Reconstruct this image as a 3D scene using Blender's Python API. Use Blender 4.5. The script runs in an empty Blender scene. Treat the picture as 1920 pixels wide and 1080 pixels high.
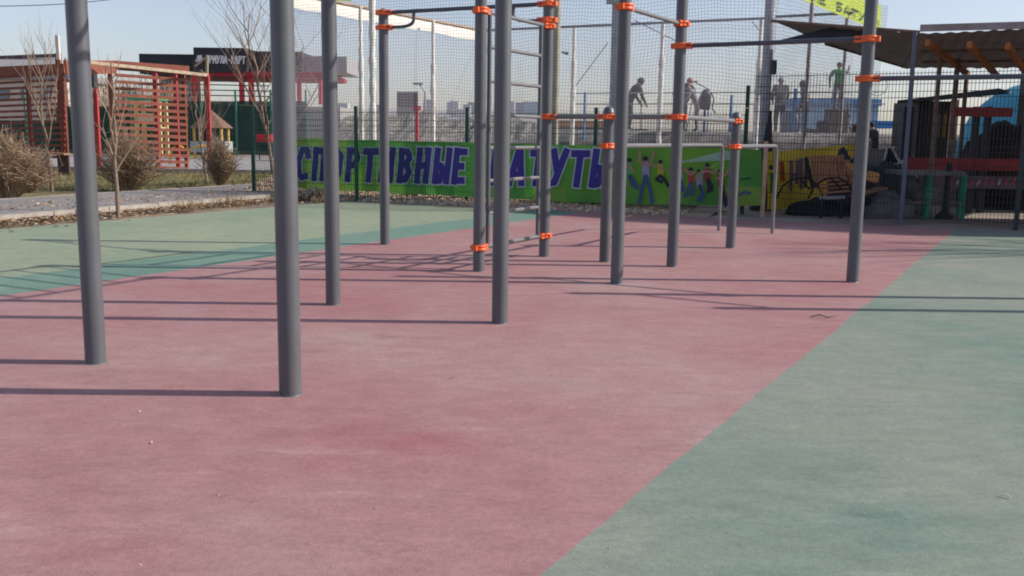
import bpy, bmesh, math, random
from mathutils import Vector, Matrix, noise
random.seed(7)
V = Vector
scene = bpy.context.scene
COL = scene.collection

# ------------------------------------------------------------------ camera
F_PX, PITCH, ROLL, CAM_H = 1812.0, 0.1562, 0.0137, 1.25
_f = V((0, math.cos(PITCH), -math.sin(PITCH)))
_u0 = V((0, math.sin(PITCH), math.cos(PITCH)))
_r0 = V((1, 0, 0))
_R = _r0 * math.cos(ROLL) + _u0 * math.sin(ROLL)
_U = _u0 * math.cos(ROLL) - _r0 * math.sin(ROLL)
CAM = V((0, 0, CAM_H))

def A(px, py, Y):
    """point of the place at depth Y that the survey of the photograph gives"""
    d = _f + _R * ((px - 960) / F_PX) - _U * ((py - 540) / F_PX)
    return CAM + d * (Y / d.y)

def G(px, py, z=0.0):
    d = _f + _R * ((px - 960) / F_PX) - _U * ((py - 540) / F_PX)
    return CAM + d * ((z - CAM_H) / d.z)

cam_d = bpy.data.cameras.new('camera')
cam = bpy.data.objects.new('camera', cam_d)
COL.objects.link(cam)
cam.matrix_world = Matrix(((_R.x, _U.x, -_f.x, 0), (_R.y, _U.y, -_f.y, 0), (_R.z, _U.z, -_f.z, CAM_H), (0, 0, 0, 1)))
cam_d.sensor_width = 36
cam_d.lens = F_PX / 1920 * 36
cam_d.clip_start = 0.1
cam_d.clip_end = 6000
scene.camera = cam

# ------------------------------------------------------------------ materials
def srgb(r, g, b):
    def c(x):
        x /= 255.0
        return x / 12.92 if x <= .04045 else ((x + .055) / 1.055) ** 2.4
    return (c(r), c(g), c(b))

MATS = {}
def M(name, col, rough=.6, var=.14, scale=6.0, bump=0.0, metal=0.0, transl=0.0, spec=.35, detail=5, stretch=None, stain=None):
    if name in MATS: return MATS[name]
    m = bpy.data.materials.new(name); m.use_nodes = True
    nt = m.node_tree; N = nt.nodes; L = nt.links
    for n in list(N): N.remove(n)
    out = N.new('ShaderNodeOutputMaterial')
    p = N.new('ShaderNodeBsdfPrincipled')
    tc = N.new('ShaderNodeTexCoord')
    src = tc.outputs['Object']
    if stretch:
        mp = N.new('ShaderNodeMapping'); mp.inputs['Scale'].default_value = stretch
        L.new(src, mp.inputs[0]); src = mp.outputs[0]
    nz = N.new('ShaderNodeTexNoise'); nz.inputs['Scale'].default_value = scale; nz.inputs['Detail'].default_value = detail
    L.new(src, nz.inputs['Vector'])
    rp = N.new('ShaderNodeValToRGB')
    rp.color_ramp.elements[0].position = .3; rp.color_ramp.elements[1].position = .72
    lo = [max(0, c * (1 - var)) for c in col]; hi = [min(1, c * (1 + var)) for c in col]
    rp.color_ramp.elements[0].color = (*lo, 1); rp.color_ramp.elements[1].color = (*hi, 1)
    L.new(nz.outputs['Fac'], rp.inputs[0])
    c_out = rp.outputs[0]
    if stain:
        n2 = N.new('ShaderNodeTexNoise'); n2.inputs['Scale'].default_value = scale * .35; n2.inputs['Detail'].default_value = 6
        L.new(tc.outputs['Object'], n2.inputs['Vector'])
        r2 = N.new('ShaderNodeValToRGB'); r2.color_ramp.elements[0].position = .52; r2.color_ramp.elements[1].position = .68
        L.new(n2.outputs['Fac'], r2.inputs[0])
        mx = N.new('ShaderNodeMix'); mx.data_type = 'RGBA'
        L.new(r2.outputs[0], mx.inputs['Factor']); L.new(c_out, mx.inputs['A']); mx.inputs['B'].default_value = (*stain, 1)
        c_out = mx.outputs['Result']
    L.new(c_out, p.inputs['Base Color'])
    p.inputs['Roughness'].default_value = rough; p.inputs['Metallic'].default_value = metal
    p.inputs['Specular IOR Level'].default_value = spec
    if bump:
        b = N.new('ShaderNodeBump'); b.inputs['Strength'].default_value = bump; b.inputs['Distance'].default_value = .02
        L.new(nz.outputs['Fac'], b.inputs['Height']); L.new(b.outputs[0], p.inputs['Normal'])
    sh = p.outputs[0]
    if transl:
        t = N.new('ShaderNodeBsdfTranslucent'); L.new(c_out, t.inputs[0])
        ms = N.new('ShaderNodeMixShader'); ms.inputs[0].default_value = transl
        L.new(sh, ms.inputs[1]); L.new(t.outputs[0], ms.inputs[2]); sh = ms.outputs[0]
    L.new(sh, out.inputs[0])
    MATS[name] = m
    return m

def court_mat(name, c_main, c_pale, c_deep, seed):
    m = bpy.data.materials.new(name); m.use_nodes = True
    nt = m.node_tree; N = nt.nodes; L = nt.links
    p = N['Principled BSDF']
    tc = N.new('ShaderNodeTexCoord')
    def nz(scale, stretch, detail=6, rough=.6):
        mp = N.new('ShaderNodeMapping'); mp.inputs['Scale'].default_value = stretch
        mp.inputs['Location'].default_value = (seed * 3.1, seed * 1.7, 0)
        L.new(tc.outputs['Object'], mp.inputs[0])
        n = N.new('ShaderNodeTexNoise'); n.inputs['Scale'].default_value = scale
        n.inputs['Detail'].default_value = detail; n.inputs['Roughness'].default_value = rough
        L.new(mp.outputs[0], n.inputs['Vector']); return n.outputs['Fac']
    def ramp(f, a, b, c0=(0, 0, 0), c1=(1, 1, 1)):
        r = N.new('ShaderNodeValToRGB'); r.color_ramp.elements[0].position = a; r.color_ramp.elements[1].position = b
        r.color_ramp.elements[0].color = (*c0, 1); r.color_ramp.elements[1].color = (*c1, 1)
        L.new(f, r.inputs[0]); return r.outputs[0]
    def mix(fac, a, b, mode='MIX', amt=None):
        x = N.new('ShaderNodeMix'); x.data_type = 'RGBA'; x.blend_type = mode
        if fac is None: x.inputs['Factor'].default_value = amt
        else: L.new(fac, x.inputs['Factor'])
        for s, v in (('A', a), ('B', b)):
            if isinstance(v, tuple): x.inputs[s].default_value = (*v, 1)
            else: L.new(v, x.inputs[s])
        return x.outputs['Result']
    big = nz(.55, (1, .9, 1), 4)
    c = mix(ramp(big, .33, .68), c_deep, c_pale)
    mid = nz(1.7, (.8, 1.3, 1), 7, .65)
    c = mix(ramp(mid, .35, .7), c, c_main)
    # worn, dusty streaks and scuffs
    dust = nz(2.2, (.5, 1.6, 1), 8, .7)
    c = mix(ramp(dust, .56, .78, (0, 0, 0), (.42, .42, .42)), c, tuple(min(1, v * 1.35 + .03) for v in c_pale))
    dirt = nz(1.1, (.6, 1.5, 1), 9, .72)
    c = mix(ramp(dirt, .57, .74, (0, 0, 0), (.5, .5, .5)), c, tuple(v * .5 + .012 for v in c_deep))
    med = nz(7, (.8, 1.3, 1), 8, .7)
    c = mix(None, c, ramp(med, .3, .72, (.66, .65, .66), (1.13, 1.13, 1.13)), 'MULTIPLY', .55)
    smear = nz(1.0, (.5, 2.2, 1), 10, .75)
    c = mix(ramp(smear, .6, .72, (0, 0, 0), (.45, .45, .45)), c, (.13, .1, .085))
    fine = nz(38, (1, 1, 1), 4, .7)
    c = mix(None, c, ramp(fine, .32, .68, (.6, .6, .6), (1.18, 1.18, 1.18)), 'MULTIPLY', .4)
    grain = nz(170, (1, 1, 1), 2)
    c = mix(None, c, ramp(grain, .3, .7, (.62, .62, .62), (1, 1, 1)), 'MULTIPLY', .75)
    vor = N.new('ShaderNodeTexVoronoi'); vor.inputs['Scale'].default_value = 2.6
    L.new(tc.outputs['Object'], vor.inputs['Vector'])
    c = mix(ramp(vor.outputs['Distance'], .012, .022, (.55, .55, .55), (0, 0, 0)), c, tuple(v * .3 + .25 for v in c_pale))
    L.new(c, p.inputs['Base Color'])
    p.inputs['Roughness'].default_value = .82; p.inputs['Specular IOR Level'].default_value = .3
    b = N.new('ShaderNodeBump'); b.inputs['Strength'].default_value = .35; b.inputs['Distance'].default_value = .004
    L.new(grain, b.inputs['Height']); L.new(b.outputs[0], p.inputs['Normal'])
    return m

def veil_mat(name, col, alpha, scale=60):
    """fine woven shade net: partly see-through cloth"""
    m = bpy.data.materials.new(name); m.use_nodes = True
    nt = m.node_tree; N = nt.nodes; L = nt.links
    for n in list(N): N.remove(n)
    out = N.new('ShaderNodeOutputMaterial')
    d = N.new('ShaderNodeBsdfDiffuse'); d.inputs[0].default_value = (*col, 1)
    t = N.new('ShaderNodeBsdfTranslucent'); t.inputs[0].default_value = (*col, 1)
    a = N.new('ShaderNodeMixShader'); a.inputs[0].default_value = .5
    L.new(d.outputs[0], a.inputs[1]); L.new(t.outputs[0], a.inputs[2])
    tr = N.new('ShaderNodeBsdfTransparent')
    mx = N.new('ShaderNodeMixShader')
    tc = N.new('ShaderNodeTexCoord'); nz = N.new('ShaderNodeTexNoise'); nz.inputs['Scale'].default_value = 1.3
    L.new(tc.outputs['Object'], nz.inputs['Vector'])
    mr = N.new('ShaderNodeMapRange'); mr.inputs['To Min'].default_value = alpha - .07; mr.inputs['To Max'].default_value = alpha + .07
    L.new(nz.outputs['Fac'], mr.inputs['Value']); L.new(mr.outputs[0], mx.inputs[0])
    L.new(tr.outputs[0], mx.inputs[1]); L.new(a.outputs[0], mx.inputs[2])
    L.new(mx.outputs[0], out.inputs[0])
    return m

# ------------------------------------------------------------------ mesh builder
class MB:
    def __init__(s): s.v = []; s.f = []; s.m = []; s.mi = 0; s.sm = []
    def add(s, vs, fs, smooth=False):
        o = len(s.v); s.v += [tuple(v) for v in vs]
        for f in fs:
            s.f.append(tuple(i + o for i in f)); s.m.append(s.mi); s.sm.append(smooth)
    def quad(s, a, b, c, d): s.add([a, b, c, d], [(0, 1, 2, 3)])
    def poly(s, pts): s.add(pts, [tuple(range(len(pts)))])
    def box(s, c, size, rz=0.0, mat=None):
        hx, hy, hz = [k / 2 for k in size]
        R = mat or Matrix.Rotation(rz, 3, 'Z'); c = V(c)
        vs = [c + R @ V((x * hx, y * hy, z * hz)) for z in (-1, 1) for y in (-1, 1) for x in (-1, 1)]
        s.add(vs, [(0, 2, 3, 1), (4, 5, 7, 6), (0, 1, 5, 4), (2, 6, 7, 3), (0, 4, 6, 2), (1, 3, 7, 5)])
    def bar(s, p, q, w, h, up=V((0, 0, 1))):
        p = V(p); q = V(q); d = (q - p)
        L_ = d.length
        if L_ < 1e-6: return
        d.normalize()
        x = d.cross(up)
        if x.length < 1e-4: x = d.cross(V((1, 0, 0)))
        x.normalize(); z = x.cross(d)
        R = Matrix((x, d, z)).transposed()
        s.box((p + q) / 2, (w, L_, h), mat=R)
    def tube(s, pts, r, n=8, cap=True, smooth=True):
        pts = [V(p) for p in pts]; k = len(pts)
        rs = r if isinstance(r, (list, tuple)) else [r] * k
        rings = []; prev = None
        for i, p in enumerate(pts):
            d = (pts[min(i + 1, k - 1)] - pts[max(i - 1, 0)])
            if d.length < 1e-9: d = V((0, 0, 1))
            d.normalize()
            if prev is None:
                x = d.cross(V((0, 0, 1)))
                if x.length < 1e-3: x = d.cross(V((1, 0, 0)))
            else:
                x = prev - d * prev.dot(d)
                if x.length < 1e-4: x = d.cross(V((1, 0, 0)))
            x.normalize(); y = d.cross(x); prev = x
            rings.append([p + (x * math.cos(2 * math.pi * j / n) + y * math.sin(2 * math.pi * j / n)) * rs[i] for j in range(n)])
        vs = [v for rg in rings for v in rg]; fs = []
        for i in range(k - 1):
            for j in range(n):
                a = i * n + j; b = i * n + (j + 1) % n
                fs.append((a, b, b + n, a + n))
        s.add(vs, fs, smooth)
        if cap:
            s.add(rings[0], [tuple(range(n - 1, -1, -1))]); s.add(rings[-1], [tuple(range(n))])
    def lathe(s, c, prof, n=24, smooth=True, axis=None):
        c = V(c); vs = []; fs = []
        for r, z in prof:
            for j in range(n):
                a = 2 * math.pi * j / n; vs.append(c + V((r * math.cos(a), r * math.sin(a), z)))
        for i in range(len(prof) - 1):
            for j in range(n):
                a = i * n + j; b = i * n + (j + 1) % n
                fs.append((a, b, b + n, a + n))
        s.add(vs, fs, smooth)
    def build(s, name, mats, parent=None, loc=None, kind=None):
        me = bpy.data.meshes.new(name)
        o0 = V(loc) if loc is not None else V((0, 0, 0))
        if parent is not None and loc is None: o0 = V(parent.location)
        me.from_pydata([tuple(V(v) - o0) for v in s.v], [], s.f)
        if not isinstance(mats, (list, tuple)): mats = [mats]
        for m in mats: me.materials.append(m)
        me.polygons.foreach_set('material_index', s.m)
        me.polygons.foreach_set('use_smooth', s.sm)
        me.update()
        o = bpy.data.objects.new(name, me); COL.objects.link(o)
        if parent is not None:
            o.parent = parent
            if loc is not None:
                base = V(parent.location)
                o.location = o0 - base
        else:
            o.location = o0
        if kind: o['kind'] = kind
        return o

def thing(name, label, cat, loc=(0, 0, 0), group=None):
    o = bpy.data.objects.new(name, None); COL.objects.link(o)
    o.location = loc; o.empty_display_size = .2
    o['label'] = label; o['category'] = cat
    if group: o['group'] = group
    return o
def tag(o, label, cat, group=None):
    o['label'] = label; o['category'] = cat
    if group: o['group'] = group
    return o
def ground_sheet(name, pts, z, mat):
    b = MB(); b.poly([(p[0], p[1], z) for p in pts])
    return b.build(name, mat, kind='structure')

# sub-part helper: parent keeps identity transforms, meshes hold offsets from the root
def sub(b, name, mats, part):
    """child of a part; verts given in world coords"""
    w = V((0, 0, 0)); p = part
    while p is not None: w += V(p.location); p = p.parent
    o = b.build(name, mats, None, loc=w)
    o.parent = part; o.location = (0, 0, 0)
    return o

# ------------------------------------------------------------------ palette
m_post = M('dark_grey_powder_coat', (.095, .102, .116), rough=.42, var=.14, scale=5, spec=.5, stretch=(1, 1, .35), stain=(.113, .118, .13))
m_bar = M('light_grey_bar_paint', (.17, .175, .18), rough=.42, var=.1, scale=14, spec=.5)
m_dbar = M('dark_bar_paint', (.075, .08, .105), rough=.4, var=.1, scale=12, spec=.5)
m_or = M('orange_clamp_plastic', (.8, .13, .03), rough=.42, var=.12, scale=20, spec=.5)
m_bolt = M('bolt_steel', (.2, .2, .2), rough=.4, metal=.8)
m_green = M('green_fence_paint', (.012, .06, .04), rough=.5, var=.2, scale=10)
m_dgreen = M('shaded_fence_paint', (.03, .04, .045), rough=.5, var=.2, scale=10)
m_conc = M('kerb_concrete', (.36, .33, .29), rough=.9, var=.18, scale=7, bump=.3, stain=(.24, .2, .16))
m_rust = M('reddish_timber', (.25, .085, .056), rough=.75, var=.25, scale=5, stretch=(1, 1, 6), stain=(.2, .06, .04))
m_grey_t = M('weathered_timber', (.42, .34, .25), rough=.8, var=.25, scale=6)
m_white = M('white_pole_wrap', (.74, .72, .68), rough=.6, var=.14, scale=9, bump=.5, stain=(.5, .47, .42))
m_steel = M('galvanised_steel', (.34, .34, .36), rough=.5, metal=.3, var=.15)
m_brownsteel = M('rusty_brown_steel', (.2, .13, .1), rough=.7, var=.3, scale=8)
m_black = M('black_rubber', (.012, .012, .016), rough=.7, var=.3)
m_bark = M('young_bark', (.23, .165, .125), rough=.9, var=.3, scale=20)
m_twig = M('pale_twigs', (.33, .235, .165), rough=.9, var=.25, scale=4)
m_red = M('red_steel_paint', (.55, .035, .045), rough=.5, var=.15)
m_dred = M('dull_red_paint', (.3, .03, .035), rough=.55, var=.2)

# ------------------------------------------------------------------ sky and sun
SUN_EL = math.radians(32.7)
w = bpy.data.worlds.new('World'); scene.world = w; w.use_nodes = True
nt = w.node_tree
bg = nt.nodes['Background']
sky = nt.nodes.new('ShaderNodeTexSky'); sky.sky_type = 'NISHITA'; sky.sun_disc = False
sky.sun_elevation = SUN_EL; sky.sun_rotation = math.radians(90)
sky.air_density = 1.0; sky.dust_density = 1.0; sky.ozone_density = 2.5; sky.altitude = 0
hs_ = nt.nodes.new('ShaderNodeHueSaturation'); hs_.inputs['Saturation'].default_value = .72
nt.links.new(sky.outputs[0], hs_.inputs['Color']); tn = nt.nodes.new('ShaderNodeMix'); tn.data_type = 'RGBA'; tn.blend_type = 'MULTIPLY'; tn.inputs['Factor'].default_value = 1; tn.inputs['B'].default_value = (1.03, .98, 1.03, 1)
nt.links.new(hs_.outputs[0], tn.inputs['A']); nt.links.new(tn.outputs['Result'], bg.inputs[0]); bg.inputs[1].default_value = .147
sd = bpy.data.lights.new('sun', 'SUN'); sd.energy = 5.0; sd.angle = math.radians(.6); sd.color = (1.0, .91, .8)
so = bpy.data.objects.new('sun', sd); COL.objects.link(so)
sun_dir = V((-1.56, -.016, -1.0))
so.rotation_euler = sun_dir.to_track_quat('-Z', 'Y').to_euler(); so.location = (20, 0, 15)
scene.view_settings.view_transform = 'Standard'; scene.view_settings.look = 'None'
scene.view_settings.exposure = 0
scene.cycles.max_bounces = 6; scene.cycles.transparent_max_bounces = 24
scene.cycles.filter_width = 1.9
try: scene.cycles.use_denoising = True
except Exception: pass

# ------------------------------------------------------------------ ground
m_soil = M('dry_soil', (.24, .19, .14), rough=.95, var=.3, scale=1.2, bump=.4, detail=9)
m_asph = M('pale_asphalt', (.3, .285, .28), rough=.9, var=.14, scale=1.5, bump=.2, detail=9, stain=(.23, .22, .215))
m_grass = M('dry_grass_ground', (.16, .145, .06), rough=.95, var=.4, scale=2.2, bump=.5, detail=10, stain=(.24, .18, .1))
b = MB(); S = 4000
b.poly([(-S, -60, -.03), (S, -60, -.03), (S, S, -.03), (-S, S, -.03)])
b.build('ground', m_soil, kind='structure')

UG = V((.487, .873, 0))          # direction of the court stripes
def along(p, t): return (p[0] + UG.x * t, p[1] + UG.y * t)
FP0, FDIR = V((-5.15, 19.25, 0)), V((.919, -.394, 0))      # the mesh fence
FN = V((.394, .919, 0))
def far_edge(p):      # walk along UG until the court edge in front of the fence
    o = FP0 - FN * .28
    d = V((p[0], p[1], 0)) - o
    t = -d.dot(FN) / UG.dot(FN)
    return along(p, t)
rl = (-3.87, 7.21); rr = (1.54, 5.22); tl = (-4.36 - .45, 7.21); ol = (-6.45, 12.12)
m_cg = court_mat('green_rubber', (.325, .39, .265), (.385, .425, .3), (.24, .33, .235), 1)
m_ct = court_mat('teal_rubber', (.19, .32, .255), (.25, .36, .285), (.14, .275, .22), 2)
m_cr = court_mat('red_rubber', (.44, .24, .238), (.475, .335, .318), (.4, .16, .172), 3)
m_cgr = court_mat('grey_green_rubber', (.275, .33, .265), (.345, .36, .305), (.165, .265, .225), 4)
def seam(p, sd):
    q0 = V((*along(p, -16), 0)); q1 = V((*far_edge(p), 0)); n = 160; out = []
    for i in range(n + 1):
        q = q0.lerp(q1, i / n); k = .02 * noise.noise(q * 1.1 + V((sd, 0, 0))) + .009 * noise.noise(q * 7 + V((sd, 2, 0)))
        out.append((q.x + UG.y * k, q.y - UG.x * k))
    return out
def strip_field(name, A_, B_, mat):
    b = MB()
    for i in range(len(A_) - 1): b.quad((*A_[i], 0), (*B_[i], 0), (*B_[i + 1], 0), (*A_[i + 1], 0))
    return b.build(name, mat, kind='structure')
S_ol, S_tl, S_rl, S_rr = seam(ol, 1), seam(tl, 2), seam(rl, 3), seam(rr, 4)
strip_field('court_green_field', S_ol, S_tl, m_cg)
strip_field('court_teal_stripe', S_tl, S_rl, m_ct)
strip_field('court_red_field', S_rl, S_rr, m_cr)
rX = (20.0, 5.0)
strip_field('court_right_field', S_rr, seam(rX, 5), m_cgr)

# kerb, paved path, grass verge and road on the left
KD = V((.405, .914, 0))
k0 = V((-6.95, 12.75, 0)) - KD * 22
b = MB()
for i in range(60):
    p = k0 + KD * (i * 1.0)
    if p.y > 18.6: break
    b.bar(p + V((0, 0, .0 + random.uniform(-.006, .006))), p + KD * .985 + V((0, 0, random.uniform(-.006, .006))), .15, .22)
b.build('kerb', m_conc, kind='structure')
KN = V((-KD.y, KD.x, 0))
def pave_mat():
    m = bpy.data.materials.new('grey_pavers'); m.use_nodes = True
    nt = m.node_tree; N = nt.nodes; L = nt.links; p = N['Principled BSDF']
    tc = N.new('ShaderNodeTexCoord'); mp = N.new('ShaderNodeMapping'); mp.inputs['Rotation'].default_value = (0, 0, .42)
    L.new(tc.outputs['Object'], mp.inputs[0])
    br = N.new('ShaderNodeTexBrick'); br.inputs['Scale'].default_value = 4
    br.inputs['Color1'].default_value = (.25, .235, .225, 1); br.inputs['Color2'].default_value = (.3, .285, .275, 1)
    br.inputs['Mortar'].default_value = (.17, .15, .135, 1); br.inputs['Mortar Size'].default_value = .02
    L.new(mp.outputs[0], br.inputs['Vector'])
    n = N.new('ShaderNodeTexNoise'); n.inputs['Scale'].default_value = 1.2; n.inputs['Detail'].default_value = 8
    L.new(tc.outputs['Object'], n.inputs['Vector'])
    x = N.new('ShaderNodeMix'); x.data_type = 'RGBA'; x.blend_type = 'MULTIPLY'; x.inputs['Factor'].default_value = .5
    r = N.new('ShaderNodeValToRGB'); r.color_ramp.elements[0].position = .3; r.color_ramp.elements[0].color = (.55, .52, .5, 1); r.color_ramp.elements[1].position = .7
    L.new(n.outputs['Fac'], r.inputs[0]); L.new(br.outputs[0], x.inputs['A']); L.new(r.outputs[0], x.inputs['B'])
    L.new(x.outputs['Result'], p.inputs['Base Color']); p.inputs['Roughness'].default_value = .9
    return m
m_pave = pave_mat()
def kq(d0, d1, y0=-12, y1=70):
    p0 = V((-6.95, 12.75, 0))
    def at(dn, y):
        q = p0 + KN * dn; t = (y - q.y) / KD.y; return (q.x + KD.x * t, q.y + KD.y * t)
    return [at(d0, y0), at(d0, y1), at(d1, y1), at(d1, y0)]
pp = kq(.078, 2.75, -10, 22)
ground_sheet('path', pp, .094, m_pave)
# side walls of the raised path end are soil level verge
q0 = kq(2.75, 2.86, -10, 22)
b = MB()
p0 = V((*kq(2.8, 2.8, -10, 22)[0], .0)); p1 = V((*kq(2.8, 2.8, -10, 22)[1], .0))
n_k = 30
for i in range(n_k):
    a0 = p0.lerp(p1, i / n_k); a1 = p0.lerp(p1, (i + .985) / n_k)
    b.bar(a0, a1, .09, .2)
b.build('path_edging', m_conc, kind='structure')
ground_sheet('verge', [(-60, 12), (-9.5, 10), (-2.0, 27.5), (-3.2, 28.6), (-60, 31)], .02, m_grass)
ground_sheet('road', [(-90, 34.5), (-14.5, 31.8), (-3.0, 29.0), (-3.0, 52), (-120, 60)], -.01, m_asph)
b = MB()
ra, rb_ = V((-60, 33.2, 0)), V((-3.2, 28.8, 0))
for i in range(40):
    b.bar(ra.lerp(rb_, i / 40) + V((0, 0, .04)), ra.lerp(rb_, (i + .98) / 40) + V((0, 0, .04)), .2, .2)
b.build('road_kerb', m_conc, kind='structure')

# grass blades and dead leaves (uncountable)
m_blade = M('dry_grass_blades', (.19, .165, .07), rough=.9, var=.45, scale=.9)
b = MB()
for _ in range(9000):
    px = random.uniform(0, 505); y = random.uniform(19.5, 30)
    x = (px - 960) / F_PX * y
    # only beyond the path
    d = (V((x, y, 0)) - V((-6.95, 12.75, 0))).dot(KN)
    if d < 2.95: continue
    h = random.uniform(.03, .1) * (1.6 if random.random() < .1 else 1); a = random.uniform(0, 6.28); l = random.uniform(-.05, .05)
    wv = V((math.cos(a), math.sin(a), 0)) * .008
    p = V((x, y, .02)); t = p + V((l, random.uniform(-.05, .05), h))
    b.add([p - wv, p + wv, t], [(0, 1, 2)])
o = b.build('grass', m_blade, kind='stuff')
m_leaf = [M('dead_leaf_tan', (.34, .22, .12), var=.3, rough=.8), M('dead_leaf_brown', (.17, .1, .06), var=.3, rough=.8), M('dead_leaf_pale', (.45, .36, .25), var=.2, rough=.8)]
b = MB()
k1 = V((-6.95, 12.75, 0))
for _ in range(5200):
    t = random.uniform(-3, 7.5); off = abs(random.gauss(0, .22)) + .09
    if random.random() < .05: off = random.uniform(.2, 1.2)
    p = k1 + KD * t - KN * off
    if random.random() < .12: p = k1 + KD * t + KN * random.uniform(.1, 1.5) ; p.z = .1
    p.z += random.uniform(.005, .06) if off < .5 else .008
    s = random.uniform(.015, .045); R = Matrix.Rotation(random.uniform(0, 6.28), 3, 'Z') @ Matrix.Rotation(random.uniform(-.7, .7), 3, 'X')
    b.mi = random.choice((0, 0, 1, 1, 2))
    b.add([p + R @ V((-s, 0, 0)), p + R @ V((0, -s * .5, .004)), p + R @ V((s, 0, 0)), p + R @ V((0, s * .5, .004))], [(0, 1, 2, 3)])
for (px, py, n) in ((350, 395, 60), (430, 385, 60), (600, 380, 30)):
    c = G(px, py)
    for _ in range(n):
        p = c + V((random.gauss(0, .12), random.gauss(0, .12), .01)); q = p + V((random.uniform(-.1, .1), random.uniform(-.1, .1), random.uniform(.03, .2)))
        b.mi = random.choice((0, 1)); b.tube([p, q], .004, 3, False)
b.build('leaves', m_leaf, kind='stuff')

# limestone gravel between fence and banner
m_grv = [M('gravel_cream', (.6, .5, .4), var=.2, rough=.9), M('gravel_pink', (.46, .32, .23), var=.2, rough=.9), M('gravel_grey', (.36, .31, .27), var=.2, rough=.9)]
b = MB(); vs = []; fs = []
for i in range(24):
    for j, n in enumerate((-.24, 0, .4, .8, 1.2, 1.6)):
        t = -.6 + i * .42; q = FP0 + FDIR * t + FN * n
        vs.append((q.x, q.y, -.006 + (.1 * max(0, math.sin(t * 1.1 + .6)) * max(0, n) + .24 * max(0, n) * max(.25, 1 - t / 9))))
for i in range(23):
    for j in range(5): fs.append((i * 6 + j, (i + 1) * 6 + j, (i + 1) * 6 + j + 1, i * 6 + j + 1))
b.add(vs, fs, True); b.build('gravel_slope', M('gravel_base', (.36, .27, .2), var=.45, scale=25, rough=.95), kind='structure')
ground_sheet('gravel_bed', [(FP0 + FDIR * -.8 - FN * .25)[:2], (FP0 + FDIR * 10.9 - FN * .25)[:2], (FP0 + FDIR * 11.2 + FN * 4)[:2], (FP0 + FDIR * -.8 + FN * 4)[:2]], -.012,
             M('gravel_base', (.3, .22, .16), var=.4, scale=25, rough=.95))
b = MB()
def stone(b, p, s):
    R = Matrix.Rotation(random.uniform(0, 6.28), 3, 'Z') @ Matrix.Rotation(random.uniform(0, 6.28), 3, 'X')
    vs = []
    for z in (-1, 1):
        for k in range(5):
            a = k * 1.2566 + z * .3
            vs.append(p + R @ V((math.cos(a) * s * random.uniform(.6, 1), math.sin(a) * s * random.uniform(.6, 1), z * s * random.uniform(.3, .6))))
    b.add(vs, [(4, 3, 2, 1, 0), (5, 6, 7, 8, 9)] + [(k, (k + 1) % 5, 5 + (k + 1) % 5, 5 + k) for k in range(5)])
for _ in range(7500):
    t = random.uniform(-.5, 8.6); n = random.uniform(-.12, 1.5)
    lift = .1 * max(0, math.sin(t * 1.1 + .6)) * max(0, n) + .26 * max(0, n) * max(.25, 1 - t / 9)
    p = FP0 + FDIR * t + FN * n; p.z = random.uniform(0, .02) + lift * random.uniform(.7, 1.1)
    b.mi = random.choice((0, 0, 1, 1, 2)); stone(b, p, random.uniform(.012, .032))
pc = A(592, 367, 18.9)
for _ in range(500):
    p = V((pc.x + random.gauss(0, .28), pc.y + random.gauss(0, .15), 0)); p.z = max(.01, .22 - .45 * abs(p.x - pc.x)) * random.uniform(.3, 1)
    b.mi = 0; stone(b, p, random.uniform(.015, .035))
b.build('gravel', m_grv, kind='stuff')
ground_sheet('yard', [(FP0 + FDIR * 9.2 - FN * .27)[:2], (30, 4.0), (40, 40), (FP0 + FDIR * 9.2 + FN * 9)[:2]], -.008,
             M('yard_concrete', (.3, .26, .22), rough=.9, var=.25, scale=1.4, detail=9, stain=(.2, .15, .12)))

# ------------------------------------------------------------------ workout frame
P = {1: (-2.26, 5.13), 2: (-1.065, 4.54), 3: (-1.32, 7.04), 4: (-.08, 6.42), 5: (-1.465, 11.03), 6: (-.312, 8.92),
     7: (.332, 10.11), 8: (.936, 9.74), 9: (.905, 8.28), 10: (1.572, 9.44), 11: (2.525, 11.15), 12: (3.045, 8.56), 13: (4.53, 7.75), 14: (5.6, 7.15)}
H_T = 2.625
HT = {k: H_T for k in P}; HT[8] = HT[11] = 1.556
PT = lambda k, z: V((*P[k], z))
wf = thing('workout_frame', 'dark grey outdoor workout frame with orange clamps on the red rubber court', 'workout frame', (.6, 8.5, 0))
RP = .054
posts = {}
for k in P:
    b = MB(); h = HT[k]
    prof = [(RP, 0.0), (RP, h * .5), (RP, h - .06)]
    b.lathe(PT(k, 0), prof, 28)
    # weld fillet where it enters the rubber
    b.lathe(PT(k, 0), [(RP + .006, 0), (RP + .001, .006)], 28)
    posts[k] = b.build('post', m_post, wf)
    c = MB(); cp = [(RP + .003, h - .075), (RP + .003, h - .055)] + [(RP * math.cos(a), h - .052 + .05 * math.sin(a)) for a in [i * math.pi / 14 for i in range(0, 7)]] + [(.001, h - .002)]
    c.lathe(PT(k, 0), cp, 28); sub(c, 'cap', m_post, posts[k])
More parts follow.
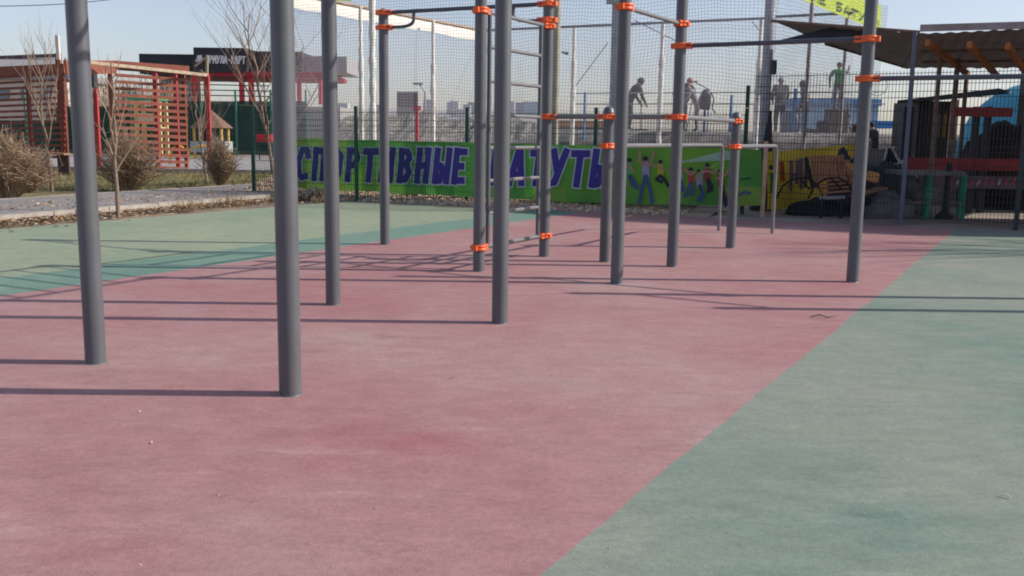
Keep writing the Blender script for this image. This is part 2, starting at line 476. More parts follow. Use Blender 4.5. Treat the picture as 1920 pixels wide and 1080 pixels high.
def clamp(k, z, toward):
    """two-shell plastic clamp; toward = point of the bar"""
    c = PT(k, z); d = V(toward) - c; d.z = 0; d.normalize(); n = V((-d.y, d.x, 0))
    b = MB()
    R0, R1, h = RP + .001, RP + .017, .027
    b.lathe(c, [(R0, -h), (R1 - .004, -h), (R1, -h + .005), (R1, -.006), (R1 - .004, -.004), (R1 - .004, .004), (R1, .006), (R1, h - .005), (R1 - .004, h), (R0, h)], 28)
    R = Matrix((d, n, V((0, 0, 1)))).transposed()
    # lugs that pinch the bar, upper and lower shell with a dark gap, and the back lug
    for sz in (-1, 1):
        b.box(c + d * (RP + .035) + V((0, 0, sz * .0165)), (.06, .068, .019), mat=R)
    b.box(c - d * (RP + .022), (.03, .05, .046), mat=R)
    b.box(c + n * (RP + .017), (.05, .016, .03), mat=R)
    o = sub(b, 'clamp', m_or, posts[k])
    bb = MB()
    bb.tube([c + d * (RP + .045) + V((0, 0, -.031)), c + d * (RP + .045) + V((0, 0, .031))], .007, 6)
    sub(bb, 'bolt', m_bolt, posts[k])
def arc_pts(p, c, q, n=7):
    return [p * (1 - t) ** 2 + c * 2 * t * (1 - t) + q * t * t for t in [i / n for i in range(n + 1)]]
def barpart(name, a, c, r, mat, n=12):
    b = MB(); b.tube([a, c], r, n); return b.build(name, mat, wf)
def link(k1, k2, z, r, mat, name='bar', cl=True):
    a, c = PT(k1, z), PT(k2, z); d = (c - a).normalized()
    o = barpart(name, a + d * (RP + .004), c - d * (RP + .004), r, mat)
    if cl: clamp(k1, z, c); clamp(k2, z, a)
    return o
link(5, 7, 2.575, .021, m_dbar, 'pull_up_bar')
for k, o_ in ((5, 7), (7, 5)):               # curved braces under both ends of the high bar
    a = PT(k, 2.575); d = (PT(o_, 2.575) - a).normalized(); z2 = 2.415
    b = MB()
    p1 = a + d * .40; p2 = a + d * .40 + V((0, 0, -.08)); p3 = PT(k, z2) + d * .2; p4 = PT(k, z2) + d * (RP + .01)
    pts = [p1, p2] + arc_pts(p2, PT(k, z2) + d * .40, PT(k, z2) + d * .22)[1:] + [p4]
    b.tube(pts, .018, 8); b.build('brace', m_dbar, wf)
    clamp(k, z2, PT(o_, z2))
link(7, 8, 1.45, .024, m_bar, 'low_bar'); link(8, 10, 1.45, .024, m_bar, 'low_bar', False); clamp(10, 1.45, PT(8, 1.45))
link(10, 11, 1.45, .024, m_bar, 'low_bar', False); clamp(11, 1.45, PT(10, 1.45))
link(9, 10, 2.317, .02, m_bar, 'pull_up_bar')
link(10, 12, 2.115, .021, m_dbar, 'pull_up_bar')
link(12, 13, 1.78, .021, m_dbar, 'pull_up_bar')
link(13, 14, 2.3, .021, m_dbar, 'pull_up_bar', False)
# vertical ladder between two posts
a, c = PT(6, 0), PT(7, 0); d = (c - a).normalized(); LZ0, LZ1 = .223, 2.353
for z in (LZ0, LZ1):
    barpart('ladder_bar', a + d * (RP + .004) + V((0, 0, z)), c - d * (RP + .004) + V((0, 0, z)), .019, m_bar)
    clamp(6, z, PT(7, z)); clamp(7, z, PT(6, z))
for q in (a + d * .16, c - d * .16):
    b = MB(); b.tube([q + V((0, 0, LZ0 - .015)), q + V((0, 0, LZ1 + .02))], .021, 12); b.build('ladder_rail', m_post, wf)
for i in range(1, 7):
    z = LZ0 + (LZ1 - LZ0) * i / 7
    barpart('rung', a + d * .175 + V((0, 0, z)), c - d * .175 + V((0, 0, z)), .018, m_bar)
# overhead monkey ladders
MZ = 2.56
for s0, s1, e0, e1 in ((6, 9, 3, 4), (3, 4, 1, 2)):
    for p, q in ((s0, e0), (s1, e1)):
        link(p, q, MZ, .021, m_dbar, 'overhead_rail')
    for i in range(0, 7):
        t = i / 7 + .02
        barpart('overhead_rung', PT(s0, MZ).lerp(PT(e0, MZ), t), PT(s1, MZ).lerp(PT(e1, MZ), t), .016, m_bar)
# dip bars bent down to the ground
for k, leg, z in ((8, (2.83, 13.25), 1.165), (11, (3.49, 12.97), 1.165)):
    a = PT(k, z); L1 = V((*leg, 0)); d = V((L1.x - a.x, L1.y - a.y, 0)).normalized()
    top = V((*leg, z))
    b = MB()
    pts = [a + d * (RP + .004), top - d * .12] + arc_pts(top - d * .12, top, top - V((0, 0, .12)))[1:] + [L1]
    b.tube(pts, .024, 12); b.build('dip_bar', m_bar, wf); clamp(k, z, top)

# ------------------------------------------------------------------ welded mesh fence
def mesh_panel(b, p, q, z0, z1, dx=.05, dz=.2, r=.004):
    p = V(p); q = V(q); d = (q - p); L_ = d.length; d.normalize()
    n = int(L_ / dx)
    for i in range(n + 1):
        x = p + d * (i * L_ / n)
        b.tube([x + V((0, 0, z0)), x + V((0, 0, z1))], r, 4, False, False)
    zs = []; z = z0 + .05
    while z < z1 - .03: zs.append(z); z += dz
    if len(zs) > 3:
        for k in (1, len(zs) // 2, len(zs) - 2): zs += [zs[k] + .09]
    zs.append(z1 - .04)
    for z in zs:
        b.tube([p + V((0, 0, z)), q + V((0, 0, z))], r * 1.15, 4, False, False)
fx = [0.0, 2.42, 4.66, 7.1, 9.65, 13.5, 16.0]
fpos = [FP0 + FDIR * t for t in fx]
fpos[1] = G(669, 377); fpos[2] = G(875, 382); fpos[3] = G(1113, 392)
fpos[4] = G(1391, 402)
def fence(name, label, idx, z1, zpost, mat, skip=0):
    t = thing(name, label, 'fence', fpos[idx[0]])
    for i in idx[skip:]:
        b = MB(); p = fpos[i]; b.box(p + V((0, 0, zpost / 2)), (.06, .045, zpost), math.atan2(FDIR.y, FDIR.x)); o = b.build('post', mat, t)
    for i, j in zip(idx[:-1], idx[1:]):
        b = MB(); d = (fpos[j] - fpos[i]).normalized()
        off = FN * .035
        mesh_panel(b, fpos[i] + d * .04 + off, fpos[j] - d * .04 + off, .05, z1); b.build('mesh_panel', mat, t)
    return t
fence('mesh_fence', 'low green welded mesh fence in front of the green lettered banner', [0, 1, 2, 3, 4], 1.68, 1.75, m_green)
b = MB(); b.box(fpos[4] + V((0, 0, 1.94)), (.058, .043, .36), math.atan2(FDIR.y, FDIR.x)); q_ = b.build('post_extension', m_green, bpy.data.objects['mesh_fence'])
fpos[4] = fpos[4] + FDIR * .07
fence('mesh_fence', 'taller dark welded mesh fence in front of the junk yard', [4, 5, 6], 2.3, 2.32, m_dgreen, 1)

# ------------------------------------------------------------------ lettering
GL = {
 'С': [[(.6, .7), (.52, .93), (.24, .93), (.1, .6), (.16, .18), (.34, .06), (.58, .12)]],
 'П': [[(.12, 0), (.12, .98)], [(.02, .9), (.66, .9)], [(.55, 0), (.55, .98)]],
 'О': [[(.33, .93), (.12, .8), (.1, .25), (.3, .07), (.5, .2), (.56, .75), (.33, .93)]],
 'Р': [[(.14, 0), (.14, .98)], [(.05, .92), (.42, .92), (.56, .72), (.44, .5), (.14, .45)]],
 'Т': [[(0, .9), (.66, .9)], [(.33, 0), (.33, .9)]],
 'И': [[(.1, 0), (.1, 1)], [(.1, .08), (.54, .92)], [(.54, 0), (.54, 1)]],
 'В': [[(.14, 0), (.14, .98)], [(.05, .93), (.42, .9), (.52, .73), (.4, .55), (.14, .52)], [(.4, .54), (.56, .3), (.42, .08), (.1, .07)]],
 'Н': [[(.12, 0), (.12, 1)], [(.12, .48), (.54, .52)], [(.54, 0), (.54, 1)]],
 'Ы': [[(.1, 0), (.1, 1)], [(.1, .52), (.34, .5), (.42, .28), (.32, .07), (.1, .07)], [(.64, 0), (.64, 1)]],
 'Е': [[(.14, 0), (.14, 1)], [(.1, .92), (.56, .92)], [(.14, .5), (.48, .5)], [(.1, .08), (.56, .08)]],
 'Б': [[(.14, 0), (.14, 1)], [(.1, .92), (.56, .92)], [(.14, .52), (.42, .5), (.54, .3), (.42, .08), (.1, .07)]],
 'А': [[(.04, 0), (.3, .98)], [(.36, .98), (.58, 0)], [(.16, .28), (.5, .28)]],
 'У': [[(.06, 1), (.3, .42)], [(.6, 1), (.26, .1), (.06, .06)]],
 'Ф': [[(.33, 0), (.33, 1)], [(.33, .82), (.1, .74), (.08, .42), (.33, .34), (.58, .42), (.56, .74), (.33, .82)]],
 'М': [[(.08, 0), (.1, 1)], [(.1, .95), (.33, .35)], [(.33, .35), (.56, .95)], [(.56, 1), (.6, 0)]],
 'Л': [[(.05, .05), (.18, .15), (.26, .95)], [(.2, .92), (.56, .92)], [(.55, 0), (.55, .95)]],
 'К': [[(.12, 0), (.12, 1)], [(.14, .45), (.56, 1)], [(.24, .55), (.58, 0)]],
 '-': [[(.12, .46), (.5, .46)]],
 ' ': [],
}
def write(b, text, o, ex, ez, n, th, cw, slant=.0, ext=0.0, lift=.004, wf_=1.42):
    """o origin, ex unit along the text, ez along the letter height (length = height), n normal, cw advance in heights"""
    H = ez.length; zu = ez.normalized(); k = 0
    for i, ch in enumerate(text):
        for st in GL[ch]:
            for (x0, y0), (x1, y1) in zip(st[:-1], st[1:]):
                p0 = V((x0 * cw * wf_ + y0 * slant, y0)); p1 = V((x1 * cw * wf_ + y1 * slant, y1))
                d = (p1 - p0); 
                if d.length < 1e-5: continue
                d.normalize(); w_ = V((-d.y, d.x)) * (th / 2 + ext); e = d * (ext + th * .22)
                cs = [p0 - e + w_, p0 - e - w_, p1 + e - w_, p1 + e + w_]
                L_ = lift + .0003 * (k % 9)
                b.poly([o + ex * ((c.x + i * cw) * H) + zu * (c.y * H) + n * L_ for c in cs])
                k += 1

# green banner -------------------------------------------------------------
BN = -FN     # faces the court
def bY(px):  # depth of the banner plane under that column of the survey
    o = FP0 + FN * .3
    d = _f + _R * ((px - 960) / F_PX)
    t = (o.dot(FN)) / (V((d.x, d.y, 0)).dot(FN)); return d.y * t
def onb(px, py, off=0.0): return A(px, py, bY(px)) + BN * off
m_bg = M('green_banner_vinyl', (.085, .31, .065), rough=.5, var=.25, scale=1.2, transl=.5, stain=(.18, .42, .05))
m_bg_b = M('yellow_green_banner_vinyl', (.23, .37, .07), rough=.5, var=.25, scale=1.5, transl=.45, stain=(.12, .36, .05))
m_bblue = M('banner_blue_ink', (.06, .045, .32), rough=.5, var=.12, transl=.3)
m_bwhite = M('banner_white_ink', (.62, .66, .74), rough=.5, var=.1, transl=.3)
gb = thing('banner', 'long green banner with big blue letters and a print of jumping children', 'banner', onb(900, 380))
b = MB()
cols = [545, 600, 650, 700, 760, 820, 880, 940, 1000, 1060, 1130, 1200, 1280, 1360, 1428]
def topy(px): return 259 + (px - 545) * .0235 + 1.3 * math.sin(px * .05)
def boty(px): return 352 + (px - 545) * .0505 - (0 if px < 1130 else (px - 1130) * .034) + 1.2 * math.sin(px * .043)
rows = 7
vs = []; fs = []
for px in cols:
    for r in range(rows):
        py = topy(px) + (boty(px) - topy(px)) * r / (rows - 1)
        vs.append(onb(px, py, .012 * math.sin(px * .09 + r * .8)))
for i in range(len(cols) - 1):
    for r in range(rows - 1):
        a_ = i * rows + r
        fs.append((a_, a_ + 1, a_ + rows + 1, a_ + rows))
b.mi = 0; b.add(vs, fs, True)
for i, f in enumerate(b.f): b.m[i] = 1 if (i // (rows - 1) < 2) or ((i // (rows - 1)) % 5 == 3 and i % (rows - 1) > 3) else 0
b.build('sheet', [m_bg, m_bg_b], gb)
ex = (onb(1100, 330) - onb(600, 300)); ex.z = 0; ex.normalize()
o = onb(556, 336, .02); H_ = (onb(556, 277) - onb(556, 336)).length
# letters follow the banner: slightly falling line in the photo means one level line on the wall
txt = 'СПОРТИВНЫЕ БАТУТЫ'
span = (onb(1146, 350) - onb(556, 336)); spanl = math.hypot(span.x, span.y)
cw = spanl / H_ / len(txt)
slope = V((ex.x, ex.y, span.z / spanl)).normalized()
ez = V((0, 0, H_))
b = MB(); write(b, txt, o + BN * .010, slope, ez, BN, .2, cw, .12, .038, .0, 1.16); b.build('letter_outline', m_bwhite, gb)
b = MB(); write(b, txt, o + BN * .018, slope, ez, BN, .2, cw, .12, 0, .0, 1.16); b.build('lettering', m_bblue, gb)
# printed children -----------------------------------------------------------
inks = [M('print_skin', (.42, .24, .18), transl=.2), M('print_jeans', (.06, .1, .22), transl=.2), M('print_dark', (.025, .025, .05), transl=.2),
        M('print_lilac', (.3, .28, .48), transl=.2), M('print_red', (.42, .06, .06), transl=.2), M('print_green', (.1, .35, .14), transl=.2),
        M('print_yellow', (.42, .42, .05), transl=.2), M('print_pale', (.35, .5, .4), transl=.3), M('print_maroon', (.22, .05, .05), transl=.2)]
b = MB()
def limb(pts, wd, mi, off):
    b.mi = mi
    for (x0, y0), (x1, y1) in zip(pts[:-1], pts[1:]):
        p0 = V((x0, y0)); p1 = V((x1, y1)); d = (p1 - p0).normalized(); n_ = V((-d.y, d.x)) * wd / 2; e = d * wd * .2
        off += .0006
        b.poly([onb(*(p0 - e + n_), off), onb(*(p0 - e - n_), off), onb(*(p1 + e - n_), off), onb(*(p1 + e + n_), off)])
def blob(x, y, rx, ry, mi, off):
    b.mi = mi
    b.poly([onb(x + rx * math.cos(-k * .5236), y + ry * math.sin(-k * .5236), off) for k in range(12)])
def kid(x, y, s, shirt, pants, arms, legs, hair=2):
    blob(x, y - 26 * s, 4.2 * s, 5 * s, 0, .030)
    blob(x, y - 28.5 * s, 4.6 * s, 4 * s, hair, .033)
    limb([(x, y - 20 * s), (x + 1 * s, y)], 12 * s, shirt, .036)
    for a_ in arms: limb([(x, y - 17 * s)] + [(x + dx * s, y + dy * s) for dx, dy in a_], 4 * s, 0, .040)
    for l_ in legs: limb([(x + 1 * s, y - 1)] + [(x + dx * s, y + dy * s) for dx, dy in l_], 6.5 * s, pants, .046)
b.mi = 7
b.poly([onb(1265, 306, .026), onb(1360, 282, .026), onb(1372, 284, .026), onb(1372, 300, .026)][::-1])
kid(1181, 330, 1.05, 5, 1, [[(-8, -16)], [(8, -8)]], [[(9, 10), (16, 22)], [(5, 14), (14, 20)]])
kid(1211, 330, 1.15, 3, 1, [[(-9, -24), (-9, -42)], [(10, -20), (14, -40)]], [[(-5, 20), (-9, 44)], [(8, 20), (12, 44)]])
kid(1239, 330, .95, 6, 2, [[(-10, -18), (-16, -24)], [(10, -12), (18, -10)]], [[(-8, 6), (4, 12)], [(10, 8), (16, 20)]])
kid(1276, 338, .8, 3, 1, [[(8, -24), (12, -32)]], [[(4, 14), (-2, 26)], [(8, 16), (6, 26)]])
kid(1296, 344, .95, 4, 1, [[(-9, -24), (-11, -32)], [(8, -22)]], [[(-6, 14), (-12, 26)], [(6, 14), (-2, 24)]])
kid(1312, 348, .95, 3, 1, [[(-6, -20)], [(6, -12)]], [[(6, 16), (-2, 30)], [(9, 16), (3, 28)]])
kid(1327, 338, 1.0, 8, 2, [[(-12, -16), (-16, -12)], [(12, -14), (18, -22)]], [[(4, 12), (2, 22)], [(9, 10), (8, 20)]])
kid(1352, 350, 1.05, 8, 2, [[(10, -22), (14, -30)], [(-6, -14)]], [[(4, 18), (10, 34)], [(8, 18), (14, 32)]])
limb([(1388, 336), (1408, 334)], 2.5, 2, .03); limb([(1384, 366), (1396, 360), (1408, 362)], 5, 1, .032)
b.build('printed_picture', inks, gb)
for px in (1429,):
    b = MB(); p = onb(px, 392, -.03); b.bar(V((p.x, p.y, 0)), V((p.x, p.y, 1.22)), .06, .06); b.build('end_post', M('pale_timber', (.42, .28, .2), var=.2), gb)
# yellow banner on the yard side -----------------------------------------------
m_by = M('yellow_banner_vinyl', (.68, .5, .05), rough=.5, var=.25, scale=1.4, transl=.5, stain=(.22, .3, .04))
yb = thing('banner', 'sagging yellow banner with purple letters behind the broken bench', 'banner', A(1520, 392, 17.3))
def yY(px): return 16.6 + (px - 1440) * .011
b = MB(); vs = []; fs = []
cs = [1438, 1470, 1500, 1530, 1560, 1590, 1612]
for px in cs:
    for r in range(5):
        tp = 285 - (px - 1438) * .085; bt = 394 - (px - 1438) * .05
        vs.append(A(px, tp + (bt - tp) * r / 4, yY(px) + .03 * math.sin(px * .11 + r)))
for i in range(len(cs) - 1):
    for r in range(4): fs.append((i * 5 + r, i * 5 + r + 1, i * 5 + r + 6, i * 5 + r + 5))
b.add(vs, fs, True); b.build('sheet', m_by, yb)
b = MB()
def strip(x0, y0, x1, y1, wd, mi, off):
    b.mi = mi
    p0 = V((x0, y0)); p1 = V((x1, y1)); d = (p1 - p0).normalized(); n_ = V((-d.y, d.x)) * wd / 2
    q = [p0 + n_, p0 - n_, p1 - n_, p1 + n_]
    b.poly([A(p.x, p.y, yY(p.x) - off) for p in q])
kY = .05
for (x0, y0, x1, y1) in ((1484, 300, 1483, 358), (1496, 299, 1494, 345), (1483, 326, 1495, 330), (1503, 296, 1502, 355), (1512, 300, 1510, 352), (1493, 302, 1500, 302)):
    strip(x0, y0, x1, y1, 7.5, 1, kY); kY += .002
    strip(x0, y0, x1, y1, 4.4, 0, kY + .02)
strip(1466, 303, 1468, 340, 9, 2, .05); strip(1449, 325, 1450, 362, 10, 3, .052)
b.mi = 4; b.poly([A(1446 + 4 * math.cos(-k * .785), 314 + 5 * math.sin(-k * .785), yY(1446) - .06) for k in range(8)])
b.build('printed_picture', [M('purple_ink', (.26, .15, .3), transl=.2), M('cream_ink', (.55, .45, .3), transl=.3), M('orange_ink', (.6, .12, .03), transl=.3), M('green_ink', (.06, .3, .06), transl=.3), inks[2]], yb)

# ------------------------------------------------------------------ trampoline cage
m_net = M('black_net_cord', (.045, .045, .05), rough=.8, var=.1)
tc_ = thing('trampoline_cage', 'tall white poled trampoline cage hung with fine black netting', 'trampoline cage', A(900, 262, 19))
def nY(px): return bY(px) + .45
def wrapped(name, pxt, pyt, pxb, zb, Y, r, mat=m_white, bare=0.0):
    t = A(pxt, pyt, Y); bt = V((t.x, t.y, zb))
    b = MB(); n = 40; pts = []; rs = []
    for i in range(n + 1):
        f = i / n; z = zb + (t.z - zb) * f
        pts.append(V((t.x + random.uniform(-.006, .006), t.y, z)))
        rs.append(r * (1 + (.1 * math.sin(i * 1.3 + pxt) + random.uniform(-.1, .1)) * (1 if f < 1 - bare else 0)) * (1.15 if f < 1 - bare else .8))
    b.tube(pts, rs, 10)
    return b.build(name, mat, tc_)
LD = V((.57, .82, 0)).normalized()
wrapped('pole', 676, 12, 0, .0, 19.9, .045, bare=.2)
wrapped('pole', 697, -30, 0, .0, 19.2, .055)
wrapped('pole', 812, 37, 0, .0, 22.8, .05, bare=.25)
wrapped('pole', 906, 50, 0, .0, 24.6, .05, bare=.2)
wrapped('pole', 1077, 47, 0, .0, 24.4, .055, bare=.2)
wrapped('pole', 1243, 42, 0, .0, 23.4, .055, bare=.18)
wrapped('pole', 1428, 35, 0, .0, 22.2, .055, bare=.2)
wrapped('pole', 1524, -20, 0, .0, 19.3, .05, M('grey_brown_pole', (.4, .36, .34), var=.2), bare=1)
wrapped('pole', 1589, 28, 0, .0, 21.0, .045, M('grey_brown_pole', (.4, .36, .34)), bare=1)
m_pgrey = M('grey_steel_pole', (.42, .43, .47), var=.15, rough=.6)
m_pol = M('olive_pole', (.4, .38, .3), var=.15, rough=.7)
for px, Y, r, mt in ((1046, 18.6, .075, m_pol), (1160, 18.2, .1, m_pgrey), (1448, 17.4, .09, m_pgrey)):
    t = A(px, -60, Y); b = MB(); b.tube([V((t.x, t.y, 0)), t], r, 14); b.build('pole', mt, tc_)
# dark binding on the thick pole
t = A(1446, 120, 17.4); b = MB(); b.tube([V((t.x - .06, t.y - .02, 0)), V((t.x - .03, t.y - .02, .8)), V((t.x, t.y - .02, 1.75))], [.2, .15, .05], 10); b.build('pole_cover', M('dark_cover', (.03, .03, .045), var=.3), tc_)
t = A(1446, 120, 17.4); b = MB(); b.tube([V((t.x, t.y, 2.38)), V((t.x, t.y, 2.45)), V((t.x, t.y, 2.55)), V((t.x, t.y, 2.62))], [.094, .1, .096, .094], 14); b.build('binding', M('dark_tape', (.1, .1, .14), var=.3), tc_)
def railpx(a, c, r, mt, name='rail'):
    b = MB(); b.tube([A(*a), A(*c)], r, 8); return b.build(name, mt, tc_)
railpx((548, -12, 19.8), (905, 57, 24.7), .035, M('rusty_pale_rail', (.36, .27, .2), var=.3))
railpx((905, 57, 24.7), (1440, 34, 22.0), .03, m_steel)
railpx((1440, 32, 22.0), (1600, 24, 21.0), .03, m_steel)
for a, c in (((1190, 38, 23.9), (1290, 88, 23.0)), ((1080, 160, 24.3), (1140, 80, 24.0)), ((1410, 40, 22.4), (1428, 62, 22.3))):
    railpx(a, c, .012, m_steel, 'stay_wire')
# white tarp along the top of the receding side
b = MB(); vs = []; fs = []
pxs = [548 + (905 - 548) * i / 14 for i in range(15)]
for i, px in enumerate(pxs):
    f = i / 14; Y = 1 / ((1 - f) / 19.8 + f / 24.7)
    ty = -11 + 69 * f; by = 14 + 64 * f + 1.5 * math.sin(i * 1.7)
    vs += [A(px, ty, Y), A(px, (ty + by) / 2, Y - .02), A(px, by, Y)]
for i in range(14):
    for r in range(2): fs.append((i * 3 + r, i * 3 + r + 1, i * 3 + r + 4, i * 3 + r + 3))
b.add(vs, fs, True); b.build('tarp_band', M('white_tarp', (.85, .83, .78), rough=.5, var=.05, transl=.12), tc_)
# shade cloth on the side wall and the far wall
m_veil = veil_mat('grey_shade_net', (.64, .61, .68), .17)
def sheetpx(corners, mt, name, nx=20, nz=8, wob=.05):
    (a0, a1), (c0, c1) = corners   # bottom/top at start, bottom/top at end
    a0, a1, c0, c1 = [A(*q) for q in (a0, a1, c0, c1)]
    b = MB(); vs = []; fs = []
    for i in range(nx + 1):
        for j in range(nz + 1):
            p = a0.lerp(c0, i / nx).lerp(a1.lerp(c1, i / nx), j / nz); p.y += wob * noise.noise(p * .9); vs.append(p)
    for i in range(nx):
        for j in range(nz):
            q = i * (nz + 1) + j; fs.append((q, q + nz + 1, q + nz + 2, q + 1))
    b.add(vs, fs, True); return b.build(name, mt, tc_)
sheetpx((((548, 275, 19.9), (548, 14, 19.9)), ((905, 268, 24.75), (905, 77, 24.75))), m_veil, 'shade_net')
sheetpx((((906, 268, 24.8), (906, 58, 24.8)), ((1600, 262, 21.1), (1600, 26, 21.1))), m_veil, 'shade_net')
def netting(p0, p1, z0, z1, name, cell=.1, r=.0024, sag=.12, seed=0, slack=.0):
    """knotted cord net hung between two uprights; one mesh"""
    p0 = V(p0); p1 = V(p1); d = p1 - p0; L_ = math.hypot(d.x, d.y); n = int(L_ / cell); m = int((z1 - z0) / cell)
    nrm = V((-d.y, d.x, 0)).normalized()
    def pt(i, j):
        f = i / n; g = j / m
        p = p0.lerp(p1, f); p.z = z0 + (z1 - z0) * g
        q = V((f * L_ * .8, g * 2.6, seed))
        p.z += .09 * noise.noise(q * 1.0) + .022 * noise.noise(q * 6) - slack * math.sin(f * math.pi * 3) ** 2 * .1
        s = .07 * noise.noise(q * 1.1 + V((9, 3, 1))) + .02 * noise.noise(q * 5 + V((4, 4, 4)))
        p += d / L_ * s + nrm * (.1 * noise.noise(q * .7 + V((1, 7, 3))))
        return p
    b = MB()
    grid = [[pt(i, j) for j in range(m + 1)] for i in range(n + 1)]
    for i in range(n + 1): b.tube(grid[i], r, 3, False, False)
    for j in range(m + 1): b.tube([grid[i][j] for i in range(n + 1)], r, 3, False, False)
    return b.build(name, m_net, tc_)
n0 = A(552, 300, nY(552)); n1 = A(1440, 300, nY(1440)); n2 = A(1640, 300, 19.6)
netting(n0, n1, 1.12, 4.35, 'net', .056, .0021, seed=2)
netting(n1, n2, 1.12, 3.9, 'net', .06, .0021, seed=5)
# lamp box on the thick pole
b = MB(); c = A(1150, -2, 18.0); b.box(c, (.24, .16, .16)); b.box(c + V((.04, 0, -.1)), (.1, .1, .06)); b.build('lamp_head', M('grey_lamp_box', (.45, .45, .45)), tc_)
c = A(1053, 97, 18.4); b = MB(); b.tube([c, c + V((.09, 0, -.03))], .02, 8); b.box(c + V((.1, 0, -.03)), (.05, .05, .05)); b.build('camera_bracket', m_steel, tc_)

# yellow-green top banner with black letters on the receding right side
m_lime = M('lime_banner_vinyl', (.62, .78, .1), rough=.5, var=.1, transl=.4)
tb = thing('banner', 'lime yellow banner with black letters high on the right of the trampoline cage', 'banner', A(1580, 40, 21))
q = [A(1500, -32, 18.8), A(1500, -2, 18.8), A(1652, 60, 22.8), A(1652, 10, 22.8)]
b = MB(); n_ = 12
for i in range(n_):
    f0, f1 = i / n_, (i + 1) / n_
    b.quad(q[1].lerp(q[2], f0), q[1].lerp(q[2], f1), q[0].lerp(q[3], f1), q[0].lerp(q[3], f0))
b.build('sheet', m_lime, tb)
o = q[1].lerp(q[0], .22); ex = (q[2] - q[1]); Lx = ex.length; ex.normalize(); hz = (q[0] - q[1]).length * .62
nn = ex.cross(V((0, 0, 1))).normalized()
b = MB(); write(b, 'НЫЕ БАТУТЫ', o + nn * .012, ex, V((0, 0, hz)), nn, .17, Lx / hz / 10.4, 0, 0, 0); b.build('lettering', M('black_ink', (.03, .03, .05)), tb)
lb = thing('banner', 'strip of yellow green banner along the top left of the trampoline cage', 'banner', A(600, -10, 19.3))
b = MB(); b.quad(A(545, -1, 19.4), A(660, 2, 18.9), A(660, -40, 18.9), A(545, -42, 19.4)); b.build('sheet', m_lime, lb)

# ------------------------------------------------------------------ raised bank with people
PZ = 1.44
m_bank = M('grey_bank', (.2, .185, .175), rough=.95, var=.45, scale=3.5, bump=.6, detail=10, stain=(.33, .3, .27))
b = MB(); vs = []; fs = []
bank_x = [(-1.2 + i * .5) for i in range(34)]
rowsY = [(25.6, 0.0), (25.75, .55), (25.9, 1.1), (26.05, PZ - .04), (26.6, PZ), (29, PZ), (34, PZ + .05), (60, PZ)]
for x in bank_x:
    for (y, z) in rowsY:
        zz = z; 
        if x < 2.6: zz = z * max(0.15, min(1, (x + 1.2) / 3.8 + .35))
        vs.append((x, y - (x - 5) * .12 + .05 * noise.noise(V((x * 3, z * 4, 1))), zz + (.06 * noise.noise(V((x * 2, y, 3))) if 0 < z < PZ - .01 else 0)))
nr = len(rowsY)
for i in range(len(bank_x) - 1):
    for j in range(nr - 1): fs.append((i * nr + j, (i + 1) * nr + j, (i + 1) * nr + j + 1, i * nr + j + 1))
b.add(vs, fs, True); b.build('terrain_bank', m_bank, kind='structure')
# grey block wall bits and an orange fence board low behind the net
def bxpx(x0, y0, x1, y1, Y, dep, name, mat, label, cat, group=None, rz=0):
    a0 = A(x0, y1, Y); a1 = A(x1, y0, Y)
    b = MB(); c = (a0 + a1) / 2; c.y += dep / 2
    b.box(c, (abs(a1.x - a0.x), dep, abs(a1.z - a0.z)), rz)
    loc = V((c.x, c.y, min(a0.z, a1.z)))
    o = b.build(name, mat, loc=loc); return tag(o, label, cat, group)
# blue railing
m_blue = M('blue_railing_paint', (.05, .2, .42), rough=.5, var=.2)
rl_ = thing('railing', 'blue post and grey rail railing running behind the trampoline net', 'railing', A(1250, 245, 26.3))
for px, py in ((1097, 173), (1323, 172), (1492, 166), (1511, 165), (1372, 178)):
    t = A(px, py, 26.3); b = MB(); b.tube([V((t.x, t.y, PZ - .5)), t], .05 if px in (1492, 1511) else .035, 8); b.build('post', m_blue, rl_)
for y0, y1 in ((175, 172), (195, 195)):
    b = MB(); b.tube([A(1079, y0, 26.4), A(1660, y1, 26.4)], .018, 6); b.build('rail', m_steel, rl_)

